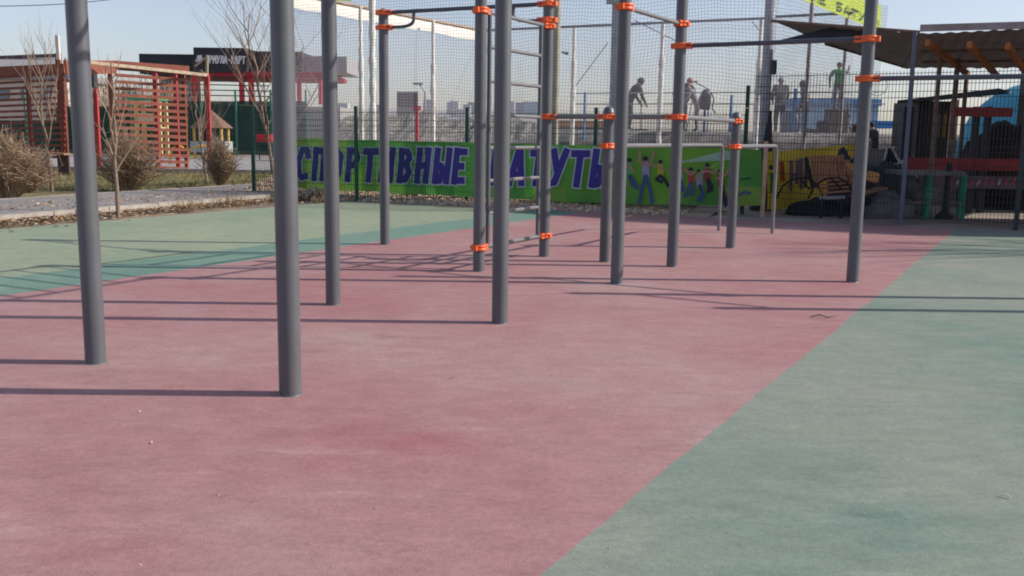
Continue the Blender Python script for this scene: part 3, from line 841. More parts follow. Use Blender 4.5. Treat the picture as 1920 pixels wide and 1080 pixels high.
# ------------------------------------------------------------------ people
def skin_person(name, label, base, height, heading, J, E, cols, hair_col=None, hood=False):
    """J joint -> (x, y, z, radius) in body heights; E bones (a, b, slot)"""
    names = list(J); idx = {n: i for i, n in enumerate(names)}
    me = bpy.data.meshes.new('person_skeleton')
    me.from_pydata([tuple(c * height for c in J[n][:3]) for n in names], [(idx[a_], idx[c_]) for a_, c_, _ in E], [])
    ob = bpy.data.objects.new('person_skeleton', me); COL.objects.link(ob)
    md = ob.modifiers.new('s', 'SKIN'); md.use_smooth_shade = True
    for i, n in enumerate(names):
        sv = me.skin_vertices[0].data[i]; r = J[n][3] * height
        sv.radius = (r, r * (.75 if n in ('pelvis', 'chest', 'belly') else 1)); sv.use_root = (n == 'pelvis')
    sb = ob.modifiers.new('u', 'SUBSURF'); sb.levels = 2; sb.render_levels = 2
    dg = bpy.context.evaluated_depsgraph_get(); dg.update()
    m2 = bpy.data.meshes.new_from_object(ob.evaluated_get(dg))
    bpy.data.objects.remove(ob)
    m2.name = 'person'
    m2.materials.clear()
    for c in (list(cols) + [cols[0]])[:5] if len(cols) < 5 else cols: m2.materials.append(c)
    segs = [(V(J[a_][:3]) * height, V(J[c_][:3]) * height, s) for a_, c_, s in E]
    for pl in m2.polygons:
        c = V(pl.center); best = None
        for a_, c_, s in segs:
            d = c_ - a_; t = max(0, min(1, (c - a_).dot(d) / max(d.length_squared, 1e-9))); q = (c - (a_ + d * t)).length
            if best is None or q < best[0]: best = (q, s)
        pl.material_index = best[1]; pl.use_smooth = True
    o = bpy.data.objects.new(name, m2); COL.objects.link(o)
    o.location = base; o.rotation_euler = (0, 0, heading)
    tag(o, label, 'person', 'people behind the trampoline net')
    # hair or hood
    hd = V(J['head'][:3]) * height; nk = V(J['neck'][:3]) * height; up = (hd - nk).normalized(); hr = J['head'][3] * height
    b = MB(); fw = V(J['nose'][:3]) * height - hd; fw -= up * fw.dot(up); fw.normalize(); sd_ = fw.cross(up)
    vs = []; fs = []; nu, nv = 12, 7
    for j in range(nv + 1):
        th = j / nv * (2.0 if not hood else 2.5)
        for i in range(nu):
            ph = 2 * math.pi * i / nu
            dr = sd_ * (math.sin(th) * math.cos(ph)) + fw * (math.sin(th) * math.sin(ph)) + up * math.cos(th)
            front = max(0, math.sin(ph)) * math.sin(th)
            rr = hr * (1.12 if not hood else 1.22) * (1 - .22 * max(0, front - .35))
            vs.append(hd + up * hr * .12 - fw * hr * .1 + dr * rr)
    for j in range(nv):
        for i in range(nu): fs.append((j * nu + i, j * nu + (i + 1) % nu, (j + 1) * nu + (i + 1) % nu, (j + 1) * nu + i))
    b.add(vs, fs, True)
    h_ = b.build('hood' if hood else 'hair', hair_col)
    h_.parent = o
    # eyes and mouth
    e = MB()
    for sx in (-1, 1): e.box(hd + fw * hr * .93 + sd_ * sx * hr * .38 + up * hr * .1, (hr * .2, hr * .12, hr * .12))
    e.box(hd + fw * hr * .95 - up * hr * .5, (hr * .4, hr * .1, hr * .08))
    f_ = e.build('face', M('eye_dark', (.04, .03, .03))); f_.parent = o
    return o
def joints(lean=0.0, la=None, ra=None, legs=None, head_fwd=0.0):
    J = {}
    def up(x, y, z, r):      # rotate upper body about the pelvis
        dz = z - .52; c, s = math.cos(lean), math.sin(lean)
        return (x, y * c + dz * s, .52 + dz * c - y * s, r)
    J['pelvis'] = (0, 0, .52, .085); J['belly'] = up(0, 0, .62, .085); J['chest'] = up(0, 0, .74, .095); J['neck'] = up(0, .01, .845, .036)
    n = J['neck']; hf = head_fwd + lean * .6
    J['head'] = (0, n[1] + math.sin(hf) * .075, n[2] + math.cos(hf) * .075, .056); 
    hd = J['head']; J['crown'] = (0, hd[1] + math.sin(hf) * .035, hd[2] + math.cos(hf) * .035, .045)
    J['nose'] = (0, hd[1] + math.cos(hf) * .058, hd[2] - math.sin(hf) * .058 - .01, .012)
    for s, n_, arm in ((-1, 'l', la), (1, 'r', ra)):
        J['sh' + n_] = up(s * .115, 0, .81, .045)
        sh = J['sh' + n_]
        arm = arm or [(s * .03, 0, -.17), (.0, .03, -.15)]
        el = tuple(sh[i] + arm[0][i] for i in range(3)); wr = tuple(el[i] + arm[1][i] for i in range(3))
        J['el' + n_] = (*el, .034); J['wr' + n_] = (*wr, .02)
        d = V(arm[1]).normalized(); J['pm' + n_] = (*(V(wr) + d * .035), .022)
        side = V((0, 1, 0)) if abs(d.y) < .8 else V((1, 0, 0))
        for k, (o_, l_) in enumerate(((-.018, .032), (-.006, .042), (.006, .04), (.017, .03))):
            J['f%d%s' % (k, n_)] = (*(V(J['pm' + n_][:3]) + side * o_ + d * l_ + V((-s * .008, 0, 0))), .006)
        J['th' + n_] = (*(V(wr) + d * .03 + side * .03 + V((-s * .012, 0, 0))), .007)
        J['hp' + n_] = (s * .05, 0, .49, .062)
        lg = (legs or {}).get(n_, [(s * .012, .015, -.23), (0, -.02, -.22)])
        kn = tuple(J['hp' + n_][i] + lg[0][i] for i in range(3)); an = tuple(kn[i] + lg[1][i] for i in range(3))
        J['kn' + n_] = (*kn, .046); J['an' + n_] = (*an, .03); J['to' + n_] = (an[0], an[1] + .075, max(an[2] - .025, .012), .022)
    E = [('pelvis', 'belly', 0), ('belly', 'chest', 0), ('chest', 'neck', 0), ('neck', 'head', 2), ('head', 'crown', 2), ('head', 'nose', 2)]
    for n_ in 'lr':
        E += [('chest', 'sh' + n_, 0), ('sh' + n_, 'el' + n_, 4), ('el' + n_, 'wr' + n_, 4), ('wr' + n_, 'pm' + n_, 2)]
        E += [('pm' + n_, 'f%d%s' % (k, n_), 2) for k in range(4)] + [('wr' + n_, 'th' + n_, 2)]
        E += [('pelvis', 'hp' + n_, 1), ('hp' + n_, 'kn' + n_, 1), ('kn' + n_, 'an' + n_, 1), ('an' + n_, 'to' + n_, 3)]
    return J, E
sk = M('skin', (.42, .26, .2), var=.08); shoe = M('pale_shoe', (.5, .47, .45), var=.2); shoe_d = M('dark_shoe', (.05, .05, .05))
c_dark = M('charcoal_jacket', (.055, .055, .06), var=.3, rough=.9); c_jeans = M('dark_trousers', (.05, .055, .075), var=.25, rough=.9)
c_grey = M('grey_brown_coat', (.17, .155, .14), var=.2, rough=.9); c_cam = M('pale_grey_clothes', (.24, .225, .24), var=.4, scale=14, rough=.9)
c_gr = M('green_vest', (.02, .34, .09), var=.1, rough=.8); c_lt = M('grey_trousers', (.19, .18, .19), var=.2, rough=.9)
hair_d = M('dark_hair', (.04, .03, .025), var=.2); hair_b = M('brown_hair', (.13, .08, .055), var=.2); beanie = M('grey_beanie', (.3, .29, .29), var=.15); pink = M('pink_cap', (.45, .17, .15), var=.15)
def base(px, Y, z=PZ): t = A(px, 245, Y); return V((t.x, t.y, z))
J, E = joints(.55, la=[(-.02, .05, -.16), (.02, .08, -.13)], ra=[(.02, .04, -.17), (-.03, .09, -.13)], head_fwd=.35, legs={'l': [(-.02, .06, -.22), (0, -.06, -.22)]})
h1 = skin_person('person', 'person in a dark hooded jacket stooping over a rake handle', base(1177, 27), 1.56, -1.25, J, E, [c_dark, c_jeans, sk, shoe], c_dark, True)
b = MB(); p = base(1200, 26.9); b.tube([p + V((.02, 0, 0)), p + V((.0, 0, .95))], .016, 6); b.box(p + V((.02, 0, .02)), (.36, .04, .05))
tag(b.build('rake', M('rake_wood', (.14, .1, .08)), loc=p), 'dark handled rake held by the stooping hooded person', 'rake')
J, E = joints(.4, la=[(-.14, .02, -.08), (-.12, .02, -.03)], ra=[(.03, .06, -.16), (-.02, .1, -.12)], head_fwd=.3)
skin_person('person', 'person with a pink head covering and dark jacket behind the grey post', base(1277, 27.2), 1.55, -1.0, J, E, [c_dark, c_jeans, M('ruddy_skin', (.5, .26, .22)), shoe], pink)
J, E = joints(.5, la=[(-.04, .06, -.15), (.03, .1, -.12)], ra=[(.05, .05, -.16), (-.02, .09, -.12)], head_fwd=.4)
skin_person('person', 'person in pale grey camouflage clothes bending beside the hanging backpack', base(1306, 27.0), 1.42, 1.35, J, E, [c_cam, c_cam, sk, shoe_d], hair_d)
b = MB(); p = base(1287, 26.8); b.tube([p, p + V((.12, 0, .8))], .016, 6); tag(b.build('shovel', M('rake_wood', (.14, .1, .08)), loc=p), 'shovel leaning between the two bending people', 'shovel')
J, E = joints(.0, la=[(-.03, .03, -.17), (.05, .1, -.07)], ra=[(.03, .03, -.17), (-.05, .1, -.07)])
for k_ in ('belly', 'chest', 'pelvis', 'shl', 'shr', 'ell', 'elr'): J[k_] = (*J[k_][:3], J[k_][3] * 1.22)
skin_person('person', 'person in a bulky grey coat and grey hat standing with back turned', base(1460, 26.8), 1.5, .1, J, E, [c_grey, c_jeans, sk, shoe], beanie)
J, E = joints(.25, legs={'l': [(-.03, .2, -.05), (0, .02, -.22)], 'r': [(.03, .2, -.05), (0, .02, -.22)]})
skin_person('person', 'dark hooded person sitting beside the blue railing posts', base(1511, 26.9, PZ - .1), 1.55, 1.2, J, E, [c_dark, c_dark, sk, shoe_d], c_dark, True)
J, E = joints(-.03, la=[(-.07, .0, -.15), (.01, .04, -.14)], ra=[(.06, .06, -.05), (.02, .08, .12)], head_fwd=-.1)
gk = A(1569, 205, 26.5)
skin_person('person', 'child in a bright green vest standing on the brown heap', gk, 1.26, -.35, J, E, [c_gr, c_lt, sk, shoe, c_cam], hair_b)
# grey sleeves of the green vest child are part of the print colour: a light child mesh is not needed at this size
J, E = joints(.3, legs={'l': [(-.03, .2, -.05), (0, .02, -.22)], 'r': [(.03, .2, -.05), (0, .02, -.22)]})
t = A(1643, 255, 22.0)
skin_person('person', 'small dark dressed person crouching low beside the grey workout post', V((t.x, t.y, .55)), 1.15, .6, J, E, [c_dark, c_jeans, sk, shoe], hair_d)
# backpack on the blue post
bp = thing('backpack', 'dark backpack hanging on the blue railing post', 'backpack', A(1323, 200, 26.2))
c = A(1323, 187, 26.15); b = MB(); vs = []
b.lathe(c, [(.02, -.27), (.12, -.26), (.15, -.1), (.15, .1), (.11, .22), (.05, .27), (.02, .275)], 12); b.build('bag', M('backpack_cloth', (.04, .04, .055), var=.4), bp)
for s in (-1, 1):
    b = MB(); b.tube([c + V((s * .1, -.14, .2)), c + V((s * .2, -.12, 0)), c + V((s * .16, -.1, -.22)), c + V((s * .26, -.06, -.35))], .02, 5); b.build('strap', M('backpack_cloth', (.04, .04, .055)), bp)
# barrel, brown heap, pale blue cabin
p = base(1481, 26.6); b = MB(); b.lathe(p, [(.2, 0), (.27, .1), (.28, .35), (.25, .5), (.14, .58), (.001, .59)], 16)
tag(b.build('barrel', M('bluish_barrel', (.2, .23, .28), var=.2), loc=p), 'round topped blue grey barrel beside the standing person in grey', 'barrel')
b = MB(); hc = A(1570, 246, 26.5)
for i in range(60):
    f = random.random(); p = V((hc.x + random.gauss(0, .35), hc.y + random.uniform(-.2, .4), 0)); hgt = max(.05, (gk.z - PZ) * (1 - abs(p.x - hc.x) / .9)); p.z = PZ + random.uniform(0, hgt) - .03
    b.mi = random.choice((0, 0, 0, 1)); stone(b, p, random.uniform(.12, .2) if b.mi == 0 else .06)
b.box(V((gk.x, gk.y, (gk.z + PZ) / 2)), (.5, .5, gk.z - PZ - .01))
tag(b.build('rubble_heap', [M('brown_rubble', (.15, .105, .085), var=.3, rough=.9), M('white_rubble', (.6, .58, .56))], loc=V((hc.x, hc.y, PZ))), 'heap of brown rubble with white chips under the child in green', 'rubble heap')
cb = thing('cabin', 'pale blue cabin behind the heap and the railing', 'cabin', base(1570, 33))
a0, a1 = A(1493, 246, 33), A(1648, 196, 33)
b = MB(); b.box(((a0.x + a1.x) / 2, 34, (a0.z + a1.z) / 2), (a1.x - a0.x, 2, a1.z - a0.z)); b.build('wall', M('hazy_blue_wall', (.38, .52, .66), var=.1), cb)
a0, a1 = A(1490, 197, 32.9), A(1652, 186, 32.9)
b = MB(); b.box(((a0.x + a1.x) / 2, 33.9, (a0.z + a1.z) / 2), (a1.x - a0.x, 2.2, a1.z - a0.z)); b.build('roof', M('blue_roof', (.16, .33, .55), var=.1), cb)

# ------------------------------------------------------------------ junk yard on the right
# dark sagging canopy
cn = thing('canopy', 'dark sagging sheet canopy reaching left with a pointed corner', 'canopy', A(1620, 80, 17))
m_cano = M('dark_canopy_sheet', (.1, .09, .085), rough=.7, var=.35, scale=1.6, stretch=(1, 5, 1), transl=.12)
tipA = A(1450, 40, 16.4)
def patch(corn, nx, ny, mt, name, par, corr=0.0, n_corr=14):
    a_, b_, c_, d_ = corn
    bb = MB(); vs = []; fs = []
    for i in range(nx + 1):
        for j in range(ny + 1):
            p = a_.lerp(b_, i / nx).lerp(d_.lerp(c_, i / nx), j / ny)
            p.z += corr * math.sin(i / nx * n_corr * 2 * math.pi) + .03 * noise.noise(p * .8)
            vs.append(p)
    for i in range(nx):
        for j in range(ny): q_ = i * (ny + 1) + j; fs.append((q_, q_ + ny + 1, q_ + ny + 2, q_ + 1))
    bb.add(vs, fs, True); return bb.build(name, mt, par)
patch([tipA, A(1722, 60, 15.0), A(1702, 127, 19.8), A(1548, 82, 18.4)], 24, 8, m_cano, 'sheet', cn, .012, 10)
bb = MB(); bb.tube([A(1446, 39, 16.3), A(1725, 60, 14.95)], .025, 6); bb.build('edge_pole', m_brownsteel, cn)
bb = MB(); bb.tube([A(1548, 82, 18.4), A(1702, 127, 19.8)], .03, 6); bb.build('edge_pole', m_brownsteel, cn)
fl = patch([A(1458, 77, 16.5), A(1630, 70, 15.8), A(1625, 50, 15.8), A(1560, 50, 16.1)], 8, 4, M('navy_tarp', (.035, .04, .06), var=.3), 'hanging_flap', cn)
# corrugated canopy with orange rafters
cc = thing('canopy', 'brown corrugated canopy with rusty orange rafters on thin poles', 'canopy', G(1690, 420))
m_corr = M('brown_corrugated_sheet', (.13, .1, .092), rough=.6, var=.3, scale=1.3, stretch=(1, 4, 1), transl=.12)
SDR = V((.52, .85, 0))
nl = A(1722, 60, 14.7); nr_ = nl + FDIR * 4.2; fl_ = A(1690, 129, 19.4); fr_ = fl_ + FDIR * 5.2 + V((0, 0, -.02))
patch([nl, nr_, fr_, fl_], 90, 6, m_corr, 'sheet', cc, .009, 22)
bb = MB(); bb.bar(nl + V((0, -.05, .05)), nr_ + V((0, -.05, .05)), .03, .1); bb.build('fascia', M('mauve_fascia', (.3, .24, .25), var=.2), cc)
m_raft = M('orange_rust_rafter', (.45, .16, .06), rough=.7, var=.35, scale=9)
for a_, c_ in (((1740, 72, 14.8), (1816, 134, 19.2)), ((1818, 76, 14.6), (1872, 139, 19.0)), ((1890, 78, 14.5), (1932, 142, 18.9))):
    bb = MB(); bb.bar(A(*a_) - V((0, 0, .06)), A(*c_) - V((0, 0, .06)), .07, .1); bb.build('rafter', m_raft, cc)
for y0, Yp in ((92, 16.0), (112, 17.4)):
    bb = MB(); p = A(1728, y0, Yp); bb.tube([p - V((0, 0, .04)), p + FDIR * 4.4 - V((0, 0, .05))], .025, 6); bb.build('purlin', m_brownsteel, cc)
for px, py, Y, r, mt in ((1716, 60, 14.72, .035, M('blue_grey_pole', (.11, .12, .17))), (1764, 96, 16.6, .04, m_brownsteel), (1797, 104, 17.6, .045, m_brownsteel), (1813, 132, 19.0, .04, m_brownsteel)):
    t = A(px, py, Y); bb = MB(); bb.tube([V((t.x, t.y, 0)), t], r, 8); bb.build('pole', mt, cc)
# upper lean-to hut
hut = thing('hut', 'dark timber hut with a lean-to roof and orange strip beneath the canopy', 'hut', A(1752, 305, 20.5))
def hutbox(x0, y0, x1, y1, Y, dep, name, mt):
    a0, a1 = A(x0, y1, Y), A(x1, y0, Y); bb = MB(); bb.box(((a0.x + a1.x) / 2, Y + dep / 2, (a0.z + a1.z) / 2), (a1.x - a0.x, dep, a1.z - a0.z)); return bb.build(name, mt, hut)
m_hut = M('dark_hut_boards', (.1, .09, .082), var=.25, stretch=(1, 1, 8), rough=.9)
hutbox(1720, 190, 1792, 300, 20.5, 1.5, 'wall', m_hut)
hutbox(1768, 213, 1776, 258, 20.42, .06, 'orange_strip', M('orange_strip', (.55, .26, .05)))
hutbox(1716, 190, 1728, 300, 20.4, .08, 'corner_board', M('black_board', (.02, .02, .025)))
hutbox(1750, 215, 1766, 257, 20.45, .04, 'window', M('dusty_pane', (.16, .16, .155), rough=.3))
bb = MB(); q_ = [A(1682, 194, 19.8), A(1872, 171, 19.8), A(1895, 176, 22), A(1740, 190, 22.3)]
bb.poly(q_[::-1]); bb.poly([p + V((0, 0, .06)) for p in q_])
for i in range(4): bb.quad(q_[i], q_[(i + 1) % 4], q_[(i + 1) % 4] + V((0, 0, .06)), q_[i] + V((0, 0, .06)))
bb.build('roof', M('dark_roofing', (.06, .065, .075), var=.25), hut)
bb = MB(); t = A(1791, 187, 19.9); t2 = V((t.x, t.y, .35)); bb.bar(t2, t, .12, .12); bb.build('cream_post', M('cream_post', (.6, .42, .34), var=.2), hut)
hutbox(1688, 200, 1716, 300, 20.9, .4, 'dark_bay', M('dark_bay_boards', (.045, .05, .065), var=.4))
# blue inflatable dome
p = A(1930, 230, 24); bb = MB()
R_ = 1.95; 
vs = []; fs = []
for i in range(13):
    for j in range(25):
        th = math.pi * .5 * i / 12; ph = 2 * math.pi * j / 24
        rr = R_ * (1 + .025 * math.cos(ph * 8))
        vs.append(V((p.x + .3, p.y, p.z - .75)) + V((rr * math.cos(th) * math.cos(ph), rr * math.cos(th) * math.sin(ph) * .8, 1.75 * math.sin(th))))
for i in range(12):
    for j in range(24): fs.append((i * 25 + j, i * 25 + j + 1, (i + 1) * 25 + j + 1, (i + 1) * 25 + j))
bb.add(vs, fs, True)
tag(bb.build('inflatable_dome', M('sky_blue_vinyl', (.1, .42, .58), rough=.35, var=.12, scale=2, transl=.2), loc=V((p.x, p.y, 0))), 'sky blue inflatable dome rising behind the red board', 'inflatable')
# support under the dome: its skirt reaches the ground
bb = MB(); bb.lathe(V((p.x + .3, p.y, 0)), [(R_ * .98, 0), (R_ * .99, p.z - .75)], 24); d_ = bb.build('skirt', M('sky_blue_vinyl', (.1, .42, .58)))
d_.parent = bpy.data.objects['inflatable_dome']; d_.location = d_.location - d_.parent.location
# red boarded stall
st = thing('stall', 'dull red steel stall frame with a wide red board and long red beam', 'stall', A(1830, 400, 17.2))
def stbox(x0, y0, x1, y1, Y, dep, name, mt, par=None):
    a0, a1 = A(x0, y1, Y), A(x1, y0, Y); bb = MB(); bb.box(((a0.x + a1.x) / 2, Y + dep / 2, (a0.z + a1.z) / 2), (abs(a1.x - a0.x), dep, abs(a1.z - a0.z))); return bb.build(name, mt, par or st)
stbox(1788, 202, 1900, 218, 17.2, .05, 'board', m_dred)
stbox(1702, 299, 1960, 318, 17.3, .08, 'beam', m_dred)
for x in (1832, 1854): 
    t = A(x, 200, 17.35); bb = MB(); bb.bar(V((t.x, t.y, 0)), t, .1, .1); bb.build('post', M('navy_post', (.03, .032, .045)), st)
for x in (1706, 1940):
    t = A(x, 300, 17.45); bb = MB(); bb.bar(V((t.x, t.y, 0)), t, .07, .07); bb.build('leg', M('navy_post', (.03, .032, .045)), st)
sg = thing('signboard', 'faded pink and red lettered signboard low under the red beam', 'sign', A(1850, 352, 17.0))
stbox(1722, 332, 1965, 352, 17.15, .04, 'panel', M('faded_panel', (.13, .09, .11), var=.4, scale=3), sg)
bb = MB(); 
for i in range(13):
    x = 1778 + i * 13; mi = i % 3
    bb.mi = mi % 2
    bb.poly([A(x, 347, 17.13 - .001 * i), A(x + 5, 347, 17.13 - .001 * i), A(x + 10, 336, 17.13 - .001 * i), A(x + 4, 336, 17.13 - .001 * i)])
bb.build('lettering', [M('faded_red', (.4, .06, .1)), M('faded_pink', (.4, .28, .3))], sg)
# brown covered mass
bb = MB(); c = A(1905, 305, 18.3)
vs = []; fs = []
for i in range(9):
    for j in range(24):
        th = math.pi * .5 * i / 8; ph = 2 * math.pi * j / 24
        d_ = V((math.cos(th) * math.cos(ph), math.cos(th) * math.sin(ph), math.sin(th)))
        r_ = 1 + .16 * noise.noise(d_ * 2.3) + .06 * noise.noise(d_ * 6)
        vs.append(V((c.x, c.y + .5, .75)) + V((d_.x * .78 * r_, d_.y * .5 * r_, d_.z * .85 * r_)))
for i in range(8):
    for j in range(24): fs.append((i * 24 + j, i * 24 + (j + 1) % 24, (i + 1) * 24 + (j + 1) % 24, (i + 1) * 24 + j))
bb.add(vs, fs, True); bb.lathe(V((c.x, c.y + .5, 0)), [(.6, 0), (.72, .76)], 24)
tag(bb.build('covered_pile', M('dark_brown_tarp', (.03, .019, .018), rough=.7, var=.4, scale=3, bump=.5), loc=V((c.x, c.y, 0))), 'dark brown tarpaulin covered pile at the stall end', 'pile')
# work table with green legs
wt = thing('work_table', 'long worn work table on green steel legs in the yard', 'table', G(1760, 404))
ty0 = 15.75
stbox(1690, 322, 1812, 328, ty0, .7, 'tabletop', M('worn_tabletop', (.16, .15, .14), var=.3), wt)
m_gl = M('bright_green_leg', (.02, .22, .12), var=.3)
for x, Y in ((1745, ty0), (1811, ty0), (1735, ty0 + .62), (1803, ty0 + .62)):
    t = A(x, 328, Y); bb = MB(); bb.tube([V((t.x, t.y, 0)), t], .035, 8); bb.build('leg', m_gl, wt)
for x0, x1, y in ((1700, 1800, 389),):
    bb = MB(); bb.bar(A(x0, 380, ty0 + .3), A(x1, 380, ty0 + .3), .04, .04); bb.build('stretcher', m_brownsteel, wt)
ut = thing('umbrella_stand', 'dark umbrella stand with a flared foot under the work table', 'stand', G(1772, 404))
t = A(1772, 404, 15.9); bb = MB(); bb.lathe(V((t.x, t.y, 0)), [(.16, 0), (.15, .05), (.06, .12), (.05, .6), (.05, .9), (.001, .91)], 14); bb.build('stem', M('black_iron', (.02, .02, .022)), ut)
# pale truck side / wall glimpsed under the sign
wv = thing('low_wall', 'pale painted low wall seen beneath the signboard', 'wall', A(1850, 395, 19.5))
a0, a1 = A(1745, 398, 19.5), A(1990, 352, 19.5)
bb = MB(); bb.box(((a0.x + a1.x) / 2, 19.6, (a0.z + a1.z) / 2), (a1.x - a0.x, .15, a1.z - a0.z)); bb.build('wall', M('pale_wall', (.55, .55, .53), var=.3, scale=1.5, stain=(.2, .2, .22)), wv)
# broken bench with brown slats
bn = thing('bench', 'broken brown slatted bench with black arched arms lying by the yellow banner', 'bench', A(1560, 388, 16.2))
m_slat = M('brown_bench_slat', (.4, .17, .09), var=.25, scale=6, stretch=(8, 1, 1), rough=.6)
for i in range(4):
    x0 = 1521 + i * 16; bb = MB()
    p0, p1, p2, p3 = A(x0 + 6, 342 - i, 16.2 + i * .02), A(x0 + 21, 341 - i, 16.2 + i * .02), A(x0 + 13, 293 - i * .6, 16.55), A(x0 - 1, 294 - i * .6, 16.55)
    off = V((0, .03, .01)); bb.add([p0, p1, p2, p3, p0 + off, p1 + off, p2 + off, p3 + off], [(0, 1, 2, 3), (7, 6, 5, 4), (0, 4, 5, 1), (1, 5, 6, 2), (2, 6, 7, 3), (3, 7, 4, 0)])
    bb.build('backrest_slat', m_slat, bn)
for i in range(3):
    bb = MB(); y = 345 + i * 7; bb.bar(A(1526 + i * 7, y + 3, 16.1 - i * .15), A(1600 + i * 7, y - 3, 16.2 - i * .15), .09, .03); bb.build('seat_slat', m_slat, bn)
bb = MB(); bb.bar(A(1511, 296, 16.5), A(1524, 352, 16.1), .05, .06); bb.build('frame', m_black, bn)
for x0, Y in ((1455, 15.95), (1515, 15.8)):
    bb = MB(); pts = [A(x0, 372, Y), A(x0 + 14, 347, Y), A(x0 + 34, 335, Y), A(x0 + 58, 333, Y), A(x0 + 76, 345, Y), A(x0 + 88, 368, Y)]; bb.tube(pts, .018, 6)
    bb.tube([A(x0 + 44, 334, Y), A(x0 + 64, 356, Y)], .014, 6); bb.build('armrest', m_black, bn)
for x, Y in ((1541, 15.7), (1578, 15.7)):
    t = A(x, 372, Y); bb = MB(); bb.bar(V((t.x, t.y, 0)), t, .04, .04); bb.build('leg', m_black, bn)
bb = MB(); bb.bar(A(1536, 371, 15.72), A(1584, 370, 15.72), .05, .05); bb.build('crossbar', m_steel, bn)
# tarps, pads and boards around it
def lump(px, py, Y, sx, sy, sz, name, mt, label, cat, seed, group=None, z0=0.0):
    c = A(px, py, Y); bb = MB(); vs = []; fs = []
    for i in range(9):
        for j in range(20):
            th = math.pi * .5 * i / 8; ph = 2 * math.pi * j / 20
            d_ = V((math.cos(th) * math.cos(ph), math.cos(th) * math.sin(ph), math.sin(th)))
            r_ = 1 + .3 * noise.noise(d_ * 1.9 + V((seed, 0, 0))) + .1 * noise.noise(d_ * 6 + V((seed, 1, 0)))
            vs.append(V((c.x, c.y, z0)) + V((d_.x * sx * r_, d_.y * sy * r_, d_.z * sz * r_)))
    for i in range(8):
        for j in range(20): fs.append((i * 20 + j, i * 20 + (j + 1) % 20, (i + 1) * 20 + (j + 1) % 20, (i + 1) * 20 + j))
    bb.add(vs, fs, True); return tag(bb.build(name, mt, loc=V((c.x, c.y, 0))), label, cat, group)
lump(1535, 385, 16.4, .55, .3, .26, 'tarp', m_black, 'crumpled black tarpaulin under the broken bench', 'tarpaulin', 1)
lump(1668, 385, 16.0, .42, .3, .4, 'tarp', M('grey_tarp', (.12, .11, .115), var=.3, bump=.4), 'bundled grey tarpaulin right of the broken bench', 'tarpaulin', 4)
lump(1655, 372, 17.2, .7, .35, .85, 'tarp', M('charcoal_tarp', (.045, .048, .06), var=.4, bump=.4), 'tall charcoal tarpaulin heap behind the grey bundle', 'tarpaulin', 7)
lump(1584, 380, 16.75, .36, .28, 1.05, 'tarp', M('dark_blue_tarp', (.03, .033, .05), var=.4, bump=.4), 'dark draped heap just right of the yellow banner', 'tarpaulin', 9)
for (a_, c_, w_, lbl) in (((1598, 368, 16.0), (1655, 352, 16.5), .2, 'brown plank lying across the dark heap by the grey workout post'), ((1585, 300, 16.45), (1606, 348, 16.2), .16, 'upright brown plank leaning beside the broken bench')):
    a_ = A(*a_); c_ = A(*c_); bb = MB(); bb.bar(a_, c_, w_, .03); tag(bb.build('plank', m_slat, loc=a_), lbl, 'plank')
for px, py, Y, lbl, sz in ((1594, 326, 16.4, 'amber foam pad wedged in the dark heap', (.28, .1, .36)), (1636, 332, 16.2, 'small amber foam offcut right of the grey workout post', (.22, .1, .18))):
    c = A(px, py, Y); bb = MB(); R = Matrix.Rotation(.25, 3, 'Y'); bb.box(c, sz, mat=R)
    o = bb.build('foam_pad', M('amber_foam', (.62, .3, .1), var=.2), loc=c); tag(o, lbl, 'foam pad')
    md = o.modifiers.new('b', 'BEVEL'); md.width = .04; md.segments = 2
# black A-frame with white edging, boards
af = thing('sign_stand', 'black folding sign stand with white edges among the tarpaulins', 'sign stand', A(1672, 312, 18.2))
bb = MB(); bb.poly([A(1656, 309, 18.0), A(1687, 306, 18.0), A(1672, 277, 18.2), A(1664, 277, 18.2)][::-1]); bb.build('panel', m_black, af)
for a_, c_ in (((1655, 310), (1664, 276)), ((1688, 307), (1672, 276)), ((1652, 310), (1690, 306)), ((1661, 276), (1676, 276))):
    bb = MB(); bb.bar(A(*a_, 17.98), A(*c_, 17.98 if a_[1] > 300 and c_[1] > 300 else 18.17), .03, .03); bb.build('edge', M('white_edge', (.6, .6, .6)), af)
for a_ in ((1655, 310), (1688, 307)):
    t = A(*a_, 18.0); bb = MB(); bb.bar(V((t.x, t.y, 0)), t, .04, .04); bb.build('leg', m_black, af)
b2 = A(1648, 318, 18.5); bb = MB(); bb.box((b2.x, b2.y, .55), (.5, .06, 1.1)); tag(bb.build('board', M('grey_board', (.26, .25, .26), var=.25), loc=(b2.x, b2.y, 0)), 'grey upright board behind the black sign stand', 'board')
b2 = A(1618, 262, 18.6); bb = MB(); bb.box((b2.x, b2.y, .62), (.34, .05, 1.25)); tag(bb.build('board', M('salmon_board', (.5, .25, .17), var=.2), loc=(b2.x, b2.y, 0)), 'salmon coloured upright board partly hidden by the grey workout post', 'board')
# blue container far behind
bxpx(1640, 227, 1690, 240, 30, 1.5, 'container', M('blue_container', (.05, .2, .5), var=.15), 'low blue container beyond the yard', 'container')
b = MB(); w0, w1 = A(-40, 12, 34), A(260, -8, 44)
b.tube([w0.lerp(w1, i / 12) - V((0, 0, .12 * math.sin(i / 12 * math.pi))) for i in range(13)], .014, 4)
tag(b.build('cable', m_black, loc=w0), 'thin black overhead cable crossing the sky at the top left', 'cable')
# wire hoop at the fence
c = A(1646, 161, 14.9); bb = MB(); R_ = .145; bb.tube([c + V((R_ * math.cos(k * .2618), 0, R_ * math.sin(k * .2618))) for k in range(25)], .005, 5, False)
tag(bb.build('hoop', M('pale_hoop', (.4, .38, .33)), loc=c), 'thin pale hoop hung on the tall fence beside the grey post', 'hoop')

